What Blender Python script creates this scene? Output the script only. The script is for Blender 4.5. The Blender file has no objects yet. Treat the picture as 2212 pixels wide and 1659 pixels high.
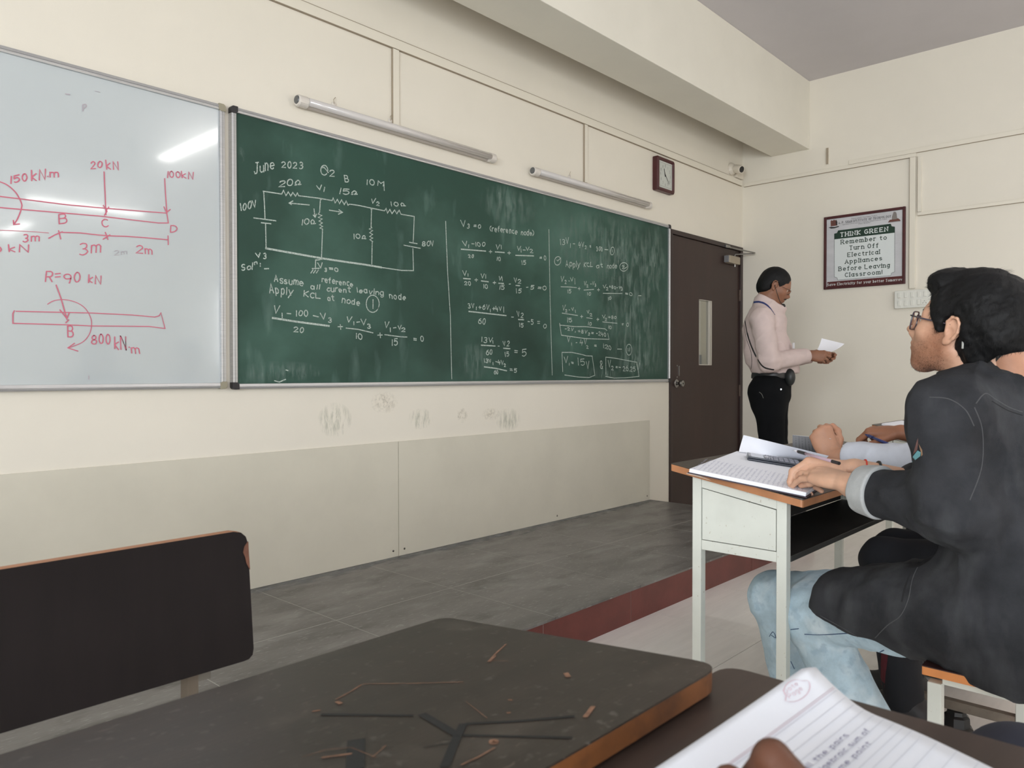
import bpy, bmesh, math, random
import numpy as np
from mathutils import Vector, Matrix

R = math.radians
SC = bpy.context.scene
COL = SC.collection

# ------------------------------------------------------------------ camera
CAM_Z = 1.102
F_PX = 1647.0
YAW, PITCH, ROLL = R(47.4), R(-0.77), R(-0.05)
fw = Vector((math.sin(YAW)*math.cos(PITCH), math.cos(YAW)*math.cos(PITCH), math.sin(PITCH)))
rt = Vector((math.cos(YAW), -math.sin(YAW), 0.0))
up = rt.cross(fw)
rt2 = rt*math.cos(ROLL) + up*math.sin(ROLL)
up2 = rt2.cross(fw)
cam = bpy.data.cameras.new('camera')
cam.sensor_fit = 'HORIZONTAL'
cam.sensor_width = 36.0
cam.lens = F_PX/2212*36.0
cam.clip_start = 0.02
cam.dof.use_dof = True
cam.dof.focus_distance = 3.2
cam.dof.aperture_fstop = 10.0
camo = bpy.data.objects.new('camera', cam)
COL.objects.link(camo)
m = Matrix((rt2, up2, -fw)).transposed().to_4x4()
m.translation = Vector((0, 0, CAM_Z))
camo.matrix_world = m
SC.camera = camo

# ------------------------------------------------------------------ world, exposure, large lights
SC.view_settings.view_transform = 'Standard'
SC.view_settings.look = 'None'
SC.view_settings.gamma = 1.0
SC.view_settings.use_curve_mapping = False
SC.view_settings.exposure = -0.62
SC.cycles.max_bounces = 8
SC.cycles.diffuse_bounces = 6
SC.cycles.use_denoising = True

w = bpy.data.worlds.new('sky'); SC.world = w
w.use_nodes = True
w.node_tree.nodes['Background'].inputs[0].default_value = (0.80, 0.88, 1.0, 1)
w.node_tree.nodes['Background'].inputs[1].default_value = 1.2

def area(name, loc, rot, sx, sy, power, col):
    l = bpy.data.lights.new(name, 'AREA'); l.shape = 'RECTANGLE'
    l.size = sx; l.size_y = sy; l.energy = power; l.color = col
    o = bpy.data.objects.new(name, l); o.location = loc; o.rotation_euler = rot
    COL.objects.link(o); return o
# daylight through the windows of the left wall, and through those at the back of the right wall
for k, (yc, pw) in enumerate(((-6.4, 110), (-3.7, 210), (-1.0, 300))):
    area('daylight_left_window', (-3.62, yc, 1.75), (0, R(-90), 0), 1.45, 1.9, pw, (0.90, 0.955, 1.0))
for k, yc in enumerate((-6.2, -3.6)):
    area('daylight_right_window', (6.60, yc, 1.95), (0, R(90), 0), 1.45, 1.9, 60, (1.0, 0.98, 0.94))

# ------------------------------------------------------------------ helpers
def ray(x, y):
    return fw + rt2*((x-1106)/F_PX) - up2*((y-829.5)/F_PX)
def atY(x, y, Y): d = ray(x, y); p = d*(Y/d.y); p.z += CAM_Z; return p
def atX(x, y, X): d = ray(x, y); p = d*(X/d.x); p.z += CAM_Z; return p
def atD(x, y, D): p = ray(x, y)*D; p.z += CAM_Z; return p

def node(nt, t, **kw):
    n = nt.nodes.new(t)
    for k, v in kw.items():
        if k in n.inputs: n.inputs[k].default_value = v
        else: setattr(n, k, v)
    return n
def c4(c): return (c[0], c[1], c[2], 1.0)
def srgb(r, g, b):
    f = lambda v: (v/255/12.92) if v/255 <= 0.04045 else ((v/255+0.055)/1.055)**2.4
    return (f(r), f(g), f(b))
def mat(name, col, rough=0.6, metal=0.0, var=0.0, scale=8.0, stretch=(1, 1, 1), bump=0.0, bscale=60.0,
        spots=None, spec=0.5, sub=0.0, coat=0.0, vcol=None, trans=0.0, alpha=1.0):
    """procedural principled material: base colour with noise variation, worn spots and fine relief"""
    M = bpy.data.materials.new(name); M.use_nodes = True
    nt = M.node_tree; b = nt.nodes['Principled BSDF']
    b.inputs['Roughness'].default_value = rough
    b.inputs['Metallic'].default_value = metal
    b.inputs['Specular IOR Level'].default_value = spec
    b.inputs['Base Color'].default_value = c4(col)
    if coat: b.inputs['Coat Weight'].default_value = coat
    if trans: b.inputs['Transmission Weight'].default_value = trans
    if sub:
        b.inputs['Subsurface Weight'].default_value = sub
        b.inputs['Subsurface Radius'].default_value = (0.012, 0.005, 0.003)
        b.inputs['Subsurface Scale'].default_value = 0.6
    tc = node(nt, 'ShaderNodeTexCoord'); mp = node(nt, 'ShaderNodeMapping')
    mp.inputs['Scale'].default_value = stretch
    nt.links.new(tc.outputs['Object'], mp.inputs['Vector'])
    out = None
    if vcol:
        a = node(nt, 'ShaderNodeVertexColor'); a.layer_name = vcol
        mx = node(nt, 'ShaderNodeMix'); mx.data_type = 'RGBA'; mx.blend_type = 'MULTIPLY'
        mx.inputs[0].default_value = 1.0
        mx.inputs[6].default_value = c4(col)
        nt.links.new(a.outputs['Color'], mx.inputs[7]); out = mx.outputs[2]
    if var > 0:
        n = node(nt, 'ShaderNodeTexNoise'); n.inputs['Scale'].default_value = scale
        n.inputs['Detail'].default_value = 6; n.inputs['Roughness'].default_value = 0.6
        nt.links.new(mp.outputs[0], n.inputs['Vector'])
        r = node(nt, 'ShaderNodeMapRange')
        r.inputs[1].default_value = 0.37; r.inputs[2].default_value = 0.63
        r.inputs[3].default_value = 1-var; r.inputs[4].default_value = 1+var
        nt.links.new(n.outputs[0], r.inputs[0])
        mx = node(nt, 'ShaderNodeMix'); mx.data_type = 'RGBA'; mx.blend_type = 'MULTIPLY'
        mx.inputs[0].default_value = 1.0; mx.inputs[6].default_value = c4(col)
        if out: nt.links.new(out, mx.inputs[6])
        nt.links.new(r.outputs[0], mx.inputs[7]); out = mx.outputs[2]
    if spots:
        for (scol, sscale, lo, hi, amt, sstr) in spots:
            mp2 = node(nt, 'ShaderNodeMapping'); mp2.inputs['Scale'].default_value = sstr
            nt.links.new(tc.outputs['Object'], mp2.inputs['Vector'])
            n = node(nt, 'ShaderNodeTexNoise'); n.inputs['Scale'].default_value = sscale
            n.inputs['Detail'].default_value = 5
            nt.links.new(mp2.outputs[0], n.inputs['Vector'])
            r = node(nt, 'ShaderNodeMapRange'); r.inputs[1].default_value = lo; r.inputs[2].default_value = hi
            r.inputs[3].default_value = 0; r.inputs[4].default_value = amt
            nt.links.new(n.outputs[0], r.inputs[0])
            mx = node(nt, 'ShaderNodeMix'); mx.data_type = 'RGBA'
            mx.inputs[6].default_value = c4(col); mx.inputs[7].default_value = c4(scol)
            if out: nt.links.new(out, mx.inputs[6])
            nt.links.new(r.outputs[0], mx.inputs[0]); out = mx.outputs[2]
    if out: nt.links.new(out, b.inputs['Base Color'])
    if bump > 0:
        n = node(nt, 'ShaderNodeTexNoise'); n.inputs['Scale'].default_value = bscale
        n.inputs['Detail'].default_value = 4
        nt.links.new(mp.outputs[0], n.inputs['Vector'])
        bp = node(nt, 'ShaderNodeBump'); bp.inputs['Strength'].default_value = bump
        bp.inputs['Distance'].default_value = 0.002
        nt.links.new(n.outputs[0], bp.inputs['Height']); nt.links.new(bp.outputs[0], b.inputs['Normal'])
    return M
def emit(name, col, s):
    M = bpy.data.materials.new(name); M.use_nodes = True; nt = M.node_tree
    nt.nodes.remove(nt.nodes['Principled BSDF'])
    e = node(nt, 'ShaderNodeEmission'); e.inputs[0].default_value = c4(col); e.inputs[1].default_value = s
    nt.links.new(e.outputs[0], nt.nodes['Material Output'].inputs[0]); return M

class MB:
    """collects simple shapes into one mesh"""
    def __init__(s): s.v = []; s.f = []
    def add(s, v, f):
        b = len(s.v); s.v += [tuple(p) for p in v]; s.f += [tuple(i+b for i in q) for q in f]; return s
    def box(s, x0, x1, y0, y1, z0, z1, M=None):
        v = [Vector(p) for p in ((x0, y0, z0), (x1, y0, z0), (x1, y1, z0), (x0, y1, z0), (x0, y0, z1), (x1, y0, z1), (x1, y1, z1), (x0, y1, z1))]
        if M: v = [M @ p for p in v]
        return s.add(v, [(0, 3, 2, 1), (4, 5, 6, 7), (0, 1, 5, 4), (1, 2, 6, 5), (2, 3, 7, 6), (3, 0, 4, 7)])
    def hexa(s, p):  # eight corners, bottom four then top four
        return s.add(p, [(0, 3, 2, 1), (4, 5, 6, 7), (0, 1, 5, 4), (1, 2, 6, 5), (2, 3, 7, 6), (3, 0, 4, 7)])
    def prism(s, poly, axis, a, b):
        """closed 2-D outline swept along axis from a to b"""
        n = len(poly); v = []
        for t in (a, b):
            for (p, q) in poly:
                v.append({'x': (t, p, q), 'y': (p, t, q), 'z': (p, q, t)}[axis])
        f = [tuple(range(n))[::-1], tuple(range(n, 2*n))]
        f += [(i, (i+1) % n, n+(i+1) % n, n+i) for i in range(n)]
        return s.add(v, f)
    def tube(s, pts, rad, n=10, caps=True):
        pts = [Vector(p) for p in pts]; rs = rad if isinstance(rad, (list, tuple)) else [rad]*len(pts)
        v = []; f = []; u = None
        for i, p in enumerate(pts):
            t = (pts[min(i+1, len(pts)-1)]-pts[max(i-1, 0)]).normalized()
            if u is None: u = t.orthogonal().normalized()
            u = (u - t*u.dot(t)).normalized(); w_ = t.cross(u)
            for k in range(n):
                a = 2*math.pi*k/n; v.append(p+(u*math.cos(a)+w_*math.sin(a))*rs[i])
        for i in range(len(pts)-1):
            for k in range(n):
                f.append((i*n+k, i*n+(k+1) % n, (i+1)*n+(k+1) % n, (i+1)*n+k))
        if caps: f += [tuple(range(n))[::-1], tuple(range((len(pts)-1)*n, len(pts)*n))]
        return s.add(v, f)
    def lathe(s, o, ax, prof, n=20):
        """prof: list of (distance along ax, radius)"""
        o = Vector(o); ax = Vector(ax).normalized(); u = ax.orthogonal().normalized(); w_ = ax.cross(u); v = []; f = []
        for (d, r_) in prof:
            for k in range(n):
                a = 2*math.pi*k/n; v.append(o+ax*d+(u*math.cos(a)+w_*math.sin(a))*max(r_, 1e-5))
        for i in range(len(prof)-1):
            for k in range(n): f.append((i*n+k, i*n+(k+1) % n, (i+1)*n+(k+1) % n, (i+1)*n+k))
        f += [tuple(range(n))[::-1], tuple(range((len(prof)-1)*n, len(prof)*n))]
        return s.add(v, f)
    def build(s, name, m_, parent=None, bevel=0.0, smooth=False, org=None, seg=2):
        me = bpy.data.meshes.new(name)
        v = s.v
        if org is not None: v = [tuple(Vector(p)-Vector(org)) for p in v]
        me.from_pydata(v, [], s.f); me.materials.append(m_)
        bm = bmesh.new(); bm.from_mesh(me); bmesh.ops.recalc_face_normals(bm, faces=bm.faces); bm.to_mesh(me); bm.free()
        o = bpy.data.objects.new(name, me); COL.objects.link(o)
        if org is not None: o.location = org
        if parent is not None:
            o.parent = parent
            if org is None: o.location = -Vector(parent['org']) if 'org' in parent else (0, 0, 0)
            else: o.location = Vector(org)-Vector(parent['org'] if 'org' in parent else (0, 0, 0))
        if smooth:
            for p in me.polygons: p.use_smooth = True
        if bevel > 0:
            b = o.modifiers.new('bevel', 'BEVEL'); b.width = bevel; b.segments = seg; b.limit_method = 'ANGLE'
            b.angle_limit = R(40)
            for p in me.polygons: p.use_smooth = True
            e = o.modifiers.new('wn', 'WEIGHTED_NORMAL'); e.keep_sharp = True
        return o
def empty(name, loc, label=None, cat=None, group=None):
    o = bpy.data.objects.new(name, None); COL.objects.link(o); o.location = loc; o['org'] = list(loc)
    o.empty_display_size = 0.1
    if label: o['label'] = label
    if cat: o['category'] = cat
    if group: o['group'] = group
    return o
def tag(o, label, cat, group=None, kind=None):
    if label: o['label'] = label
    if cat: o['category'] = cat
    if group: o['group'] = group
    if kind: o['kind'] = kind
    return o
def struct(o, label=None):
    o['kind'] = 'structure'
    if label: o['label'] = label
    return o

# ------------------------------------------------------------------ colours
M_wall = mat('cream_wall_paint', srgb(227, 221, 208), 0.55, var=0.02, scale=1.2, bump=0.12, bscale=180)
M_ceil = mat('ceiling_paint', srgb(196, 192, 194), 0.8, var=0.02, scale=2, bump=0.1, bscale=120)
M_beam = mat('beam_paint', srgb(228, 224, 212), 0.6, var=0.02, scale=2, bump=0.1, bscale=150)
M_pvc = mat('cream_trunking_plastic', srgb(225, 219, 205), 0.45)
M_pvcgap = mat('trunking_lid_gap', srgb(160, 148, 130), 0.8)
M_stain = mat('scuffed_cream_wall', srgb(232, 222, 202), 0.55)
M_alu = mat('brushed_aluminium', srgb(196, 196, 197), 0.38, 0.75, var=0.08, scale=5, stretch=(0.5, 8, 40))
M_blackcap = mat('black_plastic', srgb(42, 40, 42), 0.5)
M_beigecap = mat('beige_corner_plastic', srgb(150, 144, 124), 0.5)
M_dado = mat('beige_laminate', srgb(206, 201, 186), 0.6, var=0.03, scale=3)
M_steel = mat('steel', srgb(150, 148, 145), 0.25, 1.0)
M_dark = mat('dark_gap', srgb(24, 20, 18), 0.9)
M_grout = mat('pale_grout', srgb(176, 174, 168), 0.9)
M_stone = mat('grey_kota_stone', srgb(112, 109, 106), 0.36, var=0.20, scale=2.2, stretch=(1.0, 2.2, 1), bump=0.35, bscale=26,
              spots=[(srgb(150, 150, 146), 3.0, 0.52, 0.68, 0.45, (1, 3, 1)), (srgb(70, 68, 64), 5.0, 0.54, 0.68, 0.55, (1, 2, 1)),
                     (srgb(170, 170, 166), 46, 0.60, 0.68, 0.45, (0.6, 3.0, 1)), (srgb(166, 166, 162), 14, 0.68, 0.71, 0.4, (1, 1.4, 1))])
M_red = mat('red_riser_tile', srgb(104, 50, 44), 0.45, var=0.14, scale=6, bump=0.1)
M_floor = mat('pale_vitrified_tile', srgb(240, 237, 233), 0.22, var=0.035, scale=3.0, stretch=(1, 9, 1), bump=0.06, bscale=30)
M_floorgap = mat('floor_joint', srgb(120, 114, 106), 0.8)

DY = 3.128       # front wall plane
XR = 6.466       # right wall plane
PZ = 0.149       # platform height
CZ = 3.569       # ceiling
XL, YB = -3.6, -8.6

# ------------------------------------------------------------------ room shell
b = MB()
b.box(XL-0.15, 5.212, DY, DY+0.16, 0, CZ+0.1).box(5.212, 6.457, DY, DY+0.16, 2.232, CZ+0.1).box(6.457, XR+0.15, DY, DY+0.16, 0, CZ+0.1)
wf = struct(b.build('wall_front', M_wall), 'cream front wall behind the boards')
struct(MB().box(XR, XR+0.15, -2.6, DY, 0, CZ+0.1).box(XR, XR+0.15, YB, -2.6, 0, 1.2).box(XR, XR+0.15, YB, -2.6, 2.7, CZ+0.1)
       .box(XR, XR+0.15, -5.2, -4.6, 1.2, 2.7).box(XR, XR+0.15, YB, -7.2, 1.2, 2.7).build('wall_right', M_wall), 'cream right wall with the framed notice')
b = MB().box(XL-0.15, XL, YB, DY, 0, 1.0).box(XL-0.15, XL, YB, DY, 2.5, CZ+0.1)
for y0, y1 in ((YB, -7.4), (-5.4, -4.7), (-2.7, -2.0), (0.0, DY)): b.box(XL-0.15, XL, y0, y1, 1.0, 2.5)
struct(b.build('wall_left', M_wall))
struct(MB().box(XL-0.15, XR+0.15, YB-0.15, YB, 0, CZ+0.1).build('wall_back', M_wall))
struct(MB().box(XL-0.15, XR+0.15, YB-0.15, DY+0.16, CZ, CZ+0.15).build('ceiling', M_ceil), 'grey-white painted ceiling')
struct(MB().box(XL, XR, 2.528, 2.858, 2.997, CZ).build('ceiling_beam', M_beam, bevel=0.004), 'deep cream ceiling beam running parallel to the front wall')
# windows out of view: frames with bars in the openings
M_wf = mat('window_frame_paint', srgb(200, 200, 198), 0.4)
wn = 0
for xs, spans, z0, z1 in ((XL-0.08, ((-7.4, -5.4), (-4.7, -2.7), (-2.0, 0.0)), 1.0, 2.5), (XR+0.08, ((-7.2, -5.2), (-4.6, -2.6)), 1.2, 2.7)):
    for y0, y1 in spans:
        wn += 1; b = MB()
        for (a0, a1, c0, c1) in ((y0, y0+.05, z0, z1), (y1-.05, y1, z0, z1), (y0+.05, y1-.05, z0, z0+.05), (y0+.05, y1-.05, z1-.05, z1), ((y0+y1)/2-.02, (y0+y1)/2+.02, z0+.05, z1-.05)):
            b.box(xs-0.02, xs+0.02, a0, a1, c0, c1)
        struct(b.build('window_%d' % wn, M_wf))

# floor with separate tiles
flo = struct(MB().box(XL, XR, YB, DY, -0.12, -0.004).build('floor', M_floorgap), 'pale tiled classroom floor')
tile_me = None
T = 0.6
for i in range(0, 12):
    for j in range(-2, 4):
        x0 = 0.62+T*(i-1); y0 = 1.365-T*j
        y1 = y0+T; x1 = min(x0+T, XR)
        if x0 > 6.4 or y0 > 2.6 or (y0 > 1.9 and x0 < 4.2): continue
        y1 = min(y1, DY)
        if abs(x1-x0-T) < 1e-6 and abs(y1-y0-T) < 1e-6:
            if tile_me is None:
                t = MB().box(0.0012, T-0.0012, 0.0012, T-0.0012, -0.012, 0).build('tile', M_floor, flo)
                tile_me = t.data
            else:
                t = bpy.data.objects.new('tile', tile_me); COL.objects.link(t); t.parent = flo
            t.location = (x0, y0, 0)
        else:
            t = MB().box(x0+.0012, x1-.0012, y0+.0012, y1-.0012, -0.012, 0).build('tile', M_floor, flo)
b = MB().box(XL, 0.0185, YB, 1.9, -0.012, 0).box(0.0215, XR, YB, -0.4365, -0.012, 0)
o = b.build('far_tiles', M_floor, flo); o['kind'] = 'stuff'

# platform with separate stone slabs and red riser tiles
PX1 = 4.94; PY0 = 1.888
pl = struct(MB().box(XL, PX1-0.012, PY0+0.0015, DY-0.001, 0.0, PZ+0.0001).build('platform', M_grout), 'raised teaching platform of dark grey stone slabs with a red riser')
random.seed(4)
xs = [1.700+0.601*k for k in range(-6, 6)]
for r_, (ya, yb) in enumerate(((PY0-0.003, 2.488), (2.4925, DY-0.001))):
    for k in range(len(xs)):
        x0 = xs[k]+0.0016; x1 = min(xs[k]+0.6008-0.0016, PX1+0.006)
        if x1-x0 < 0.05: continue
        dz = random.uniform(0.0002, 0.0004)
        MB().box(x0, x1, ya, yb, PZ-0.009, PZ+dz).build('stone_slab', M_stone, pl)
for k in range(len(xs)):
    x0 = xs[k]-0.07; x1 = min(x0+0.5995, PX1)
    if x1-x0 < 0.05: continue
    MB().box(x0+0.001, x1-0.001, PY0, PY0+0.012, 0, PZ-0.0095).build('riser_tile', M_red, pl)
for y0 in (1.90, 2.50):
    MB().box(PX1-0.012, PX1, y0+0.001, min(y0+0.598, DY-0.002), 0, PZ-0.0095).build('riser_tile', M_red, pl)
# dusty strip along the wall foot
M_dust = mat('chalk_dust', srgb(150, 151, 150), 0.95, var=0.2, scale=30)
nt = M_dust.node_tree
n = node(nt, 'ShaderNodeTexNoise'); n.inputs['Scale'].default_value = 14; n.inputs['Detail'].default_value = 8
tcn = node(nt, 'ShaderNodeTexCoord'); mpp = node(nt, 'ShaderNodeMapping'); mpp.inputs['Scale'].default_value = (0.5, 1.5, 1)
nt.links.new(tcn.outputs['Object'], mpp.inputs[0]); nt.links.new(mpp.outputs[0], n.inputs['Vector'])
sx = node(nt, 'ShaderNodeSeparateXYZ'); nt.links.new(tcn.outputs['Object'], sx.inputs[0])
rr = node(nt, 'ShaderNodeMapRange'); rr.inputs[1].default_value = 2.93; rr.inputs[2].default_value = 3.12; rr.inputs[3].default_value = -0.35; rr.inputs[4].default_value = 0.30
nt.links.new(sx.outputs[1], rr.inputs[0])
ad = node(nt, 'ShaderNodeMath'); ad.operation = 'ADD'; nt.links.new(rr.outputs[0], ad.inputs[0]); nt.links.new(n.outputs[0], ad.inputs[1])
r2 = node(nt, 'ShaderNodeMapRange'); r2.inputs[1].default_value = 0.5; r2.inputs[2].default_value = 0.95; r2.inputs[3].default_value = 0; r2.inputs[4].default_value = 0.75
nt.links.new(ad.outputs[0], r2.inputs[0]); nt.links.new(r2.outputs[0], nt.nodes['Principled BSDF'].inputs['Alpha'])
MB().box(-0.5, PX1-0.01, 2.90, DY-0.007, PZ+0.0008, PZ+0.0011).build('chalk_dust', M_dust, pl)

# dado panels on the front wall
for k, (x0, x1) in enumerate(((-2.36, 0.076), (0.080, 2.5185), (2.5225, 4.927))):
    p = struct(MB().box(x0, x1, DY-0.007, DY-0.0005, PZ+0.002, 0.750).build('trim_%d' % (k+1), M_dado, bevel=0.0008), None)
    for (sx_, sz_) in ((x0+0.035, PZ+0.035), (x1-0.035, PZ+0.035), ((x0+x1)/2+0.1, PZ+0.033)):
        MB().lathe((sx_, DY-0.007, sz_), (0, -1, 0), [(0, 0.006), (0.0012, 0.006), (0.002, 0.003)], 10).build('screw', M_steel, p)
# scuffs on the wall below the green board: thin smears of old paint
def smear_mat(name, col, amt, sc, st):
    M = mat(name, col, 0.8); nt = M.node_tree
    n = node(nt, 'ShaderNodeTexNoise'); n.inputs['Scale'].default_value = sc; n.inputs['Detail'].default_value = 7; n.inputs['Roughness'].default_value = 0.75
    tcn = node(nt, 'ShaderNodeTexCoord'); mpp = node(nt, 'ShaderNodeMapping'); mpp.inputs['Scale'].default_value = st
    nt.links.new(tcn.outputs['Object'], mpp.inputs[0]); nt.links.new(mpp.outputs[0], n.inputs['Vector'])
    r_ = node(nt, 'ShaderNodeMapRange'); r_.inputs[1].default_value = 0.46; r_.inputs[2].default_value = 0.66; r_.inputs[4].default_value = amt
    nt.links.new(n.outputs[0], r_.inputs[0])
    g = node(nt, 'ShaderNodeTexCoord'); gr = node(nt, 'ShaderNodeTexGradient'); gr.gradient_type = 'SPHERICAL'
    m3 = node(nt, 'ShaderNodeMapping'); m3.inputs['Location'].default_value = (-1, 0, -1); m3.inputs['Scale'].default_value = (2, 0, 2)
    nt.links.new(g.outputs['Generated'], m3.inputs[0]); nt.links.new(m3.outputs[0], gr.inputs[0])
    pw = node(nt, 'ShaderNodeMath'); pw.operation = 'POWER'; pw.inputs[1].default_value = 0.6; nt.links.new(gr.outputs[1], pw.inputs[0])
    mu = node(nt, 'ShaderNodeMath'); mu.operation = 'MULTIPLY'; nt.links.new(pw.outputs[0], mu.inputs[0]); nt.links.new(r_.outputs[0], mu.inputs[1])
    nt.links.new(mu.outputs[0], nt.nodes['Principled BSDF'].inputs['Alpha'])
    return M
M_smg = smear_mat('green_paint_scuff', srgb(158, 170, 152), 0.26, 20, (3.0, 1, 0.55))
M_smb = smear_mat('brown_scuff', srgb(180, 168, 146), 0.22, 40, (1, 1, 1))
def smear(x0, y0, x1, y1, m_, nm='scuff'):
    a = atY(x0, y1, DY); c = atY(x1, y0, DY)
    MB().box(a.x, c.x, DY-0.0012, DY-0.0008, a.z, c.z).build(nm, m_, wf)
smear(685, 868, 760, 948, M_smg); smear(880, 880, 935, 930, M_smg); smear(1070, 880, 1125, 935, M_smg)
smear(800, 845, 860, 895, M_smb); smear(985, 880, 1010, 915, M_smb)
smear(1040, 880, 1080, 910, M_smb)

# ------------------------------------------------------------------ stroke lettering
_G = {
'A': '02 28 42;14 34', 'B': '02 08;~08 38 47 36 05;~05 35 44 33 02', 'C': '~47 28 06 04 22 43', 'D': '02 08;~08 28 46 44 22 02',
'E': '48 08 02 42;05 35', 'F': '48 08 02;05 35', 'G': '~47 28 06 04 22 43;43 45 25', 'H': '02 08;42 48;05 45', 'I': '02 08', 'J': '18 48;~38 33 22 03',
'K': '02 08;48 05 42', 'L': '08 02 42', 'M': '02 08 25 48 42', 'N': '02 08 42 48', 'O': '~28 06 04 22 44 46 28', 'P': '02 08;~08 38 47 36 05',
'Q': '~28 06 04 22 44 46 28;24 42', 'R': '02 08;~08 38 47 36 05;25 42', 'S': '~47 28 07 15 35 43 22 03', 'T': '08 48;22 28', 'U': '~08 04 22 44 48',
'V': '08 22 48', 'W': '08 12 26 32 48', 'X': '02 48;08 42', 'Y': '08 25 48;25 22', 'Z': '08 48 02 42',
'a': '~36 16 04 12 33;36 32', 'b': '08 02;~05 26 35 33 22 03', 'c': '~35 16 04 13 22 33', 'd': '38 32;~35 16 04 13 22 33',
'e': '~04 34 35 16 04 13 22 33', 'f': '~38 28 17 15 12;05 25', 'g': '~35 16 04 12 33;~36 31 20 00', 'h': '08 02;~04 26 35 32',
'i': '02 06;07 08', 'j': '16 11 00;17 18', 'k': '08 02;36 04 32', 'l': '02 08', 'm': '02 06;~04 16 25 22;~24 36 45 42', 'n': '02 06;~04 26 35 32',
'o': '~26 05 03 22 43 45 26', 'p': '00 06;~05 26 35 33 22 03', 'q': '30 36;~35 16 04 13 22 33', 'r': '02 06;~04 26 36', 's': '~36 16 05 24 33 22 02',
't': '~18 13 22 32;06 36', 'u': '~06 03 12 33;36 32', 'v': '06 22 46', 'w': '06 12 25 32 46', 'x': '06 42;02 46', 'y': '06 22;46 00', 'z': '06 36 02 32',
'0': '~28 06 04 22 44 46 28', '1': '02 08', '2': '~07 28 47 36 02;02 42', '3': '~08 38 36 15;~15 44 33 12 02', '4': '18 04 44;36 31',
'5': '48 08 05;~05 35 44 33 12 02', '6': '~38 15 03 22 43 34 04', '7': '08 48 12', '8': '~28 07 25 43 22 03 25 47 28', '9': '~45 15 07 28 47 45 32',
'-': '05 35', '+': '05 45;23 27', '=': '04 34;06 36', '(': '~28 06 04 22', ')': '~08 26 24 02', '.': '02 03', ',': '03 11', ':': '03 04;06 07',
'!': '04 08;02 03', "'": '07 08', '&': '~42 07 28 36 04 22 44', '~': '02 12;~12 04 16 26 34 22;22 42', '/': '02 48'}
def catmull(p, n=5):
    out = []
    closed = (Vector(p[0])-Vector(p[-1])).length < 1e-6
    q = [Vector(a) for a in p]
    for i in range(len(q)-1):
        a = q[i-1] if i > 0 else (q[-2] if closed else q[0]); b_, c_ = q[i], q[i+1]
        d = q[i+2] if i+2 < len(q) else (q[1] if closed else q[-1])
        for k in range(n):
            t = k/n
            out.append(0.5*((2*b_)+(c_-a)*t+(2*a-5*b_+4*c_-d)*t*t+(3*b_-a-3*c_+d)*t**3))
    out.append(q[-1]); return [tuple(v) for v in out]
_A = {'o': '@1.8,2,1.8,2,90,450', 'c': '@1.8,2,1.8,2,50,310', 'e': '0.1,2.1 3.6,2.1;@1.8,2,1.8,2,0,310', 'a': '@1.6,2,1.6,2,90,450;3.2,4 3.2,0', 'd': '@1.6,2,1.6,2,90,450;3.2,6 3.2,0',
'b': '0.2,6 0.2,0;@1.8,2,1.6,2,90,450', 'p': '0.2,4 0.2,-2;@1.8,2,1.6,2,90,450', 'g': '@1.6,2,1.6,2,90,450;3.2,4 3.2,-0.8;@1.8,-0.8,1.4,1.2,0,-150', 'C': '@2.3,3,2.2,3,48,312', 'G': '@2.3,3,2.2,3,48,330;4.4,1.2 4.4,2.7 2.8,2.7',
'O': '@2.1,3,2.1,3,90,450', '0': '@1.7,3,1.7,3,90,450', 'n': '0,4 0,0;@1.6,2.4,1.6,1.6,170,0;3.2,2.4 3.2,0', 'm': '0,4 0,0;@1.2,2.8,1.2,1.2,175,0;2.4,2.8 2.4,0;@3.6,2.8,1.2,1.2,175,0;4.8,2.8 4.8,0',
'h': '0,6 0,0;@1.6,2.4,1.6,1.6,170,0;3.2,2.4 3.2,0', 'u': '0,4 0,1.6;@1.6,1.6,1.6,1.6,180,360;3.2,4 3.2,0', 'r': '0,4 0,0;@1.7,2.3,1.7,1.7,170,55', 's': '@1.5,3,1.4,1,35,270;@1.5,1,1.5,1,90,-145', 'S': '@2,4.5,1.9,1.5,35,270;@2,1.5,2,1.5,90,-145',
'3': '@1.8,4.5,1.7,1.5,140,-90;@1.8,1.5,2,1.5,90,-140', '2': '@1.9,4.4,1.8,1.6,165,-30;3.46,3.6 0,0 4,0', '5': '3.8,6 0.5,6 0.3,3.5;@1.8,2,2,2,138,-140', '6': '@1.9,1.9,1.9,1.9,90,450;@4,2,4,4.1,110,180', '8': '@1.9,4.5,1.5,1.5,90,450;@1.9,1.5,1.9,1.5,90,450',
'B': '0,6 0,0;0,6 2,6;@2,4.6,1.6,1.4,90,-90;0,3.2 2,3.2;@2.2,1.6,1.9,1.6,90,-90;0,0 2.2,0', 'D': '0,6 0,0;0,6 1.6,6;@1.6,3,2.6,3,90,-90;1.6,0 0,0', 'P': '0,6 0,0;0,6 2.2,6;@2.2,4.4,1.7,1.6,90,-90;2.2,2.8 0,2.8',
'R': '0,6 0,0;0,6 2.2,6;@2.2,4.4,1.7,1.6,90,-90;2.2,2.8 0,2.8;2,2.8 4,0', 'f': '@2.4,4.7,1.2,1.3,70,180;1.2,4.7 1.2,0;0,4 2.6,4', 't': '1.2,5.6 1.2,1.2;@2.4,1.2,1.2,1.2,180,285;0,4 2.8,4', 'J': '1.4,6 4.2,6;3,6 3,1.5;@1.6,1.5,1.4,1.5,0,-160'}
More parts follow.
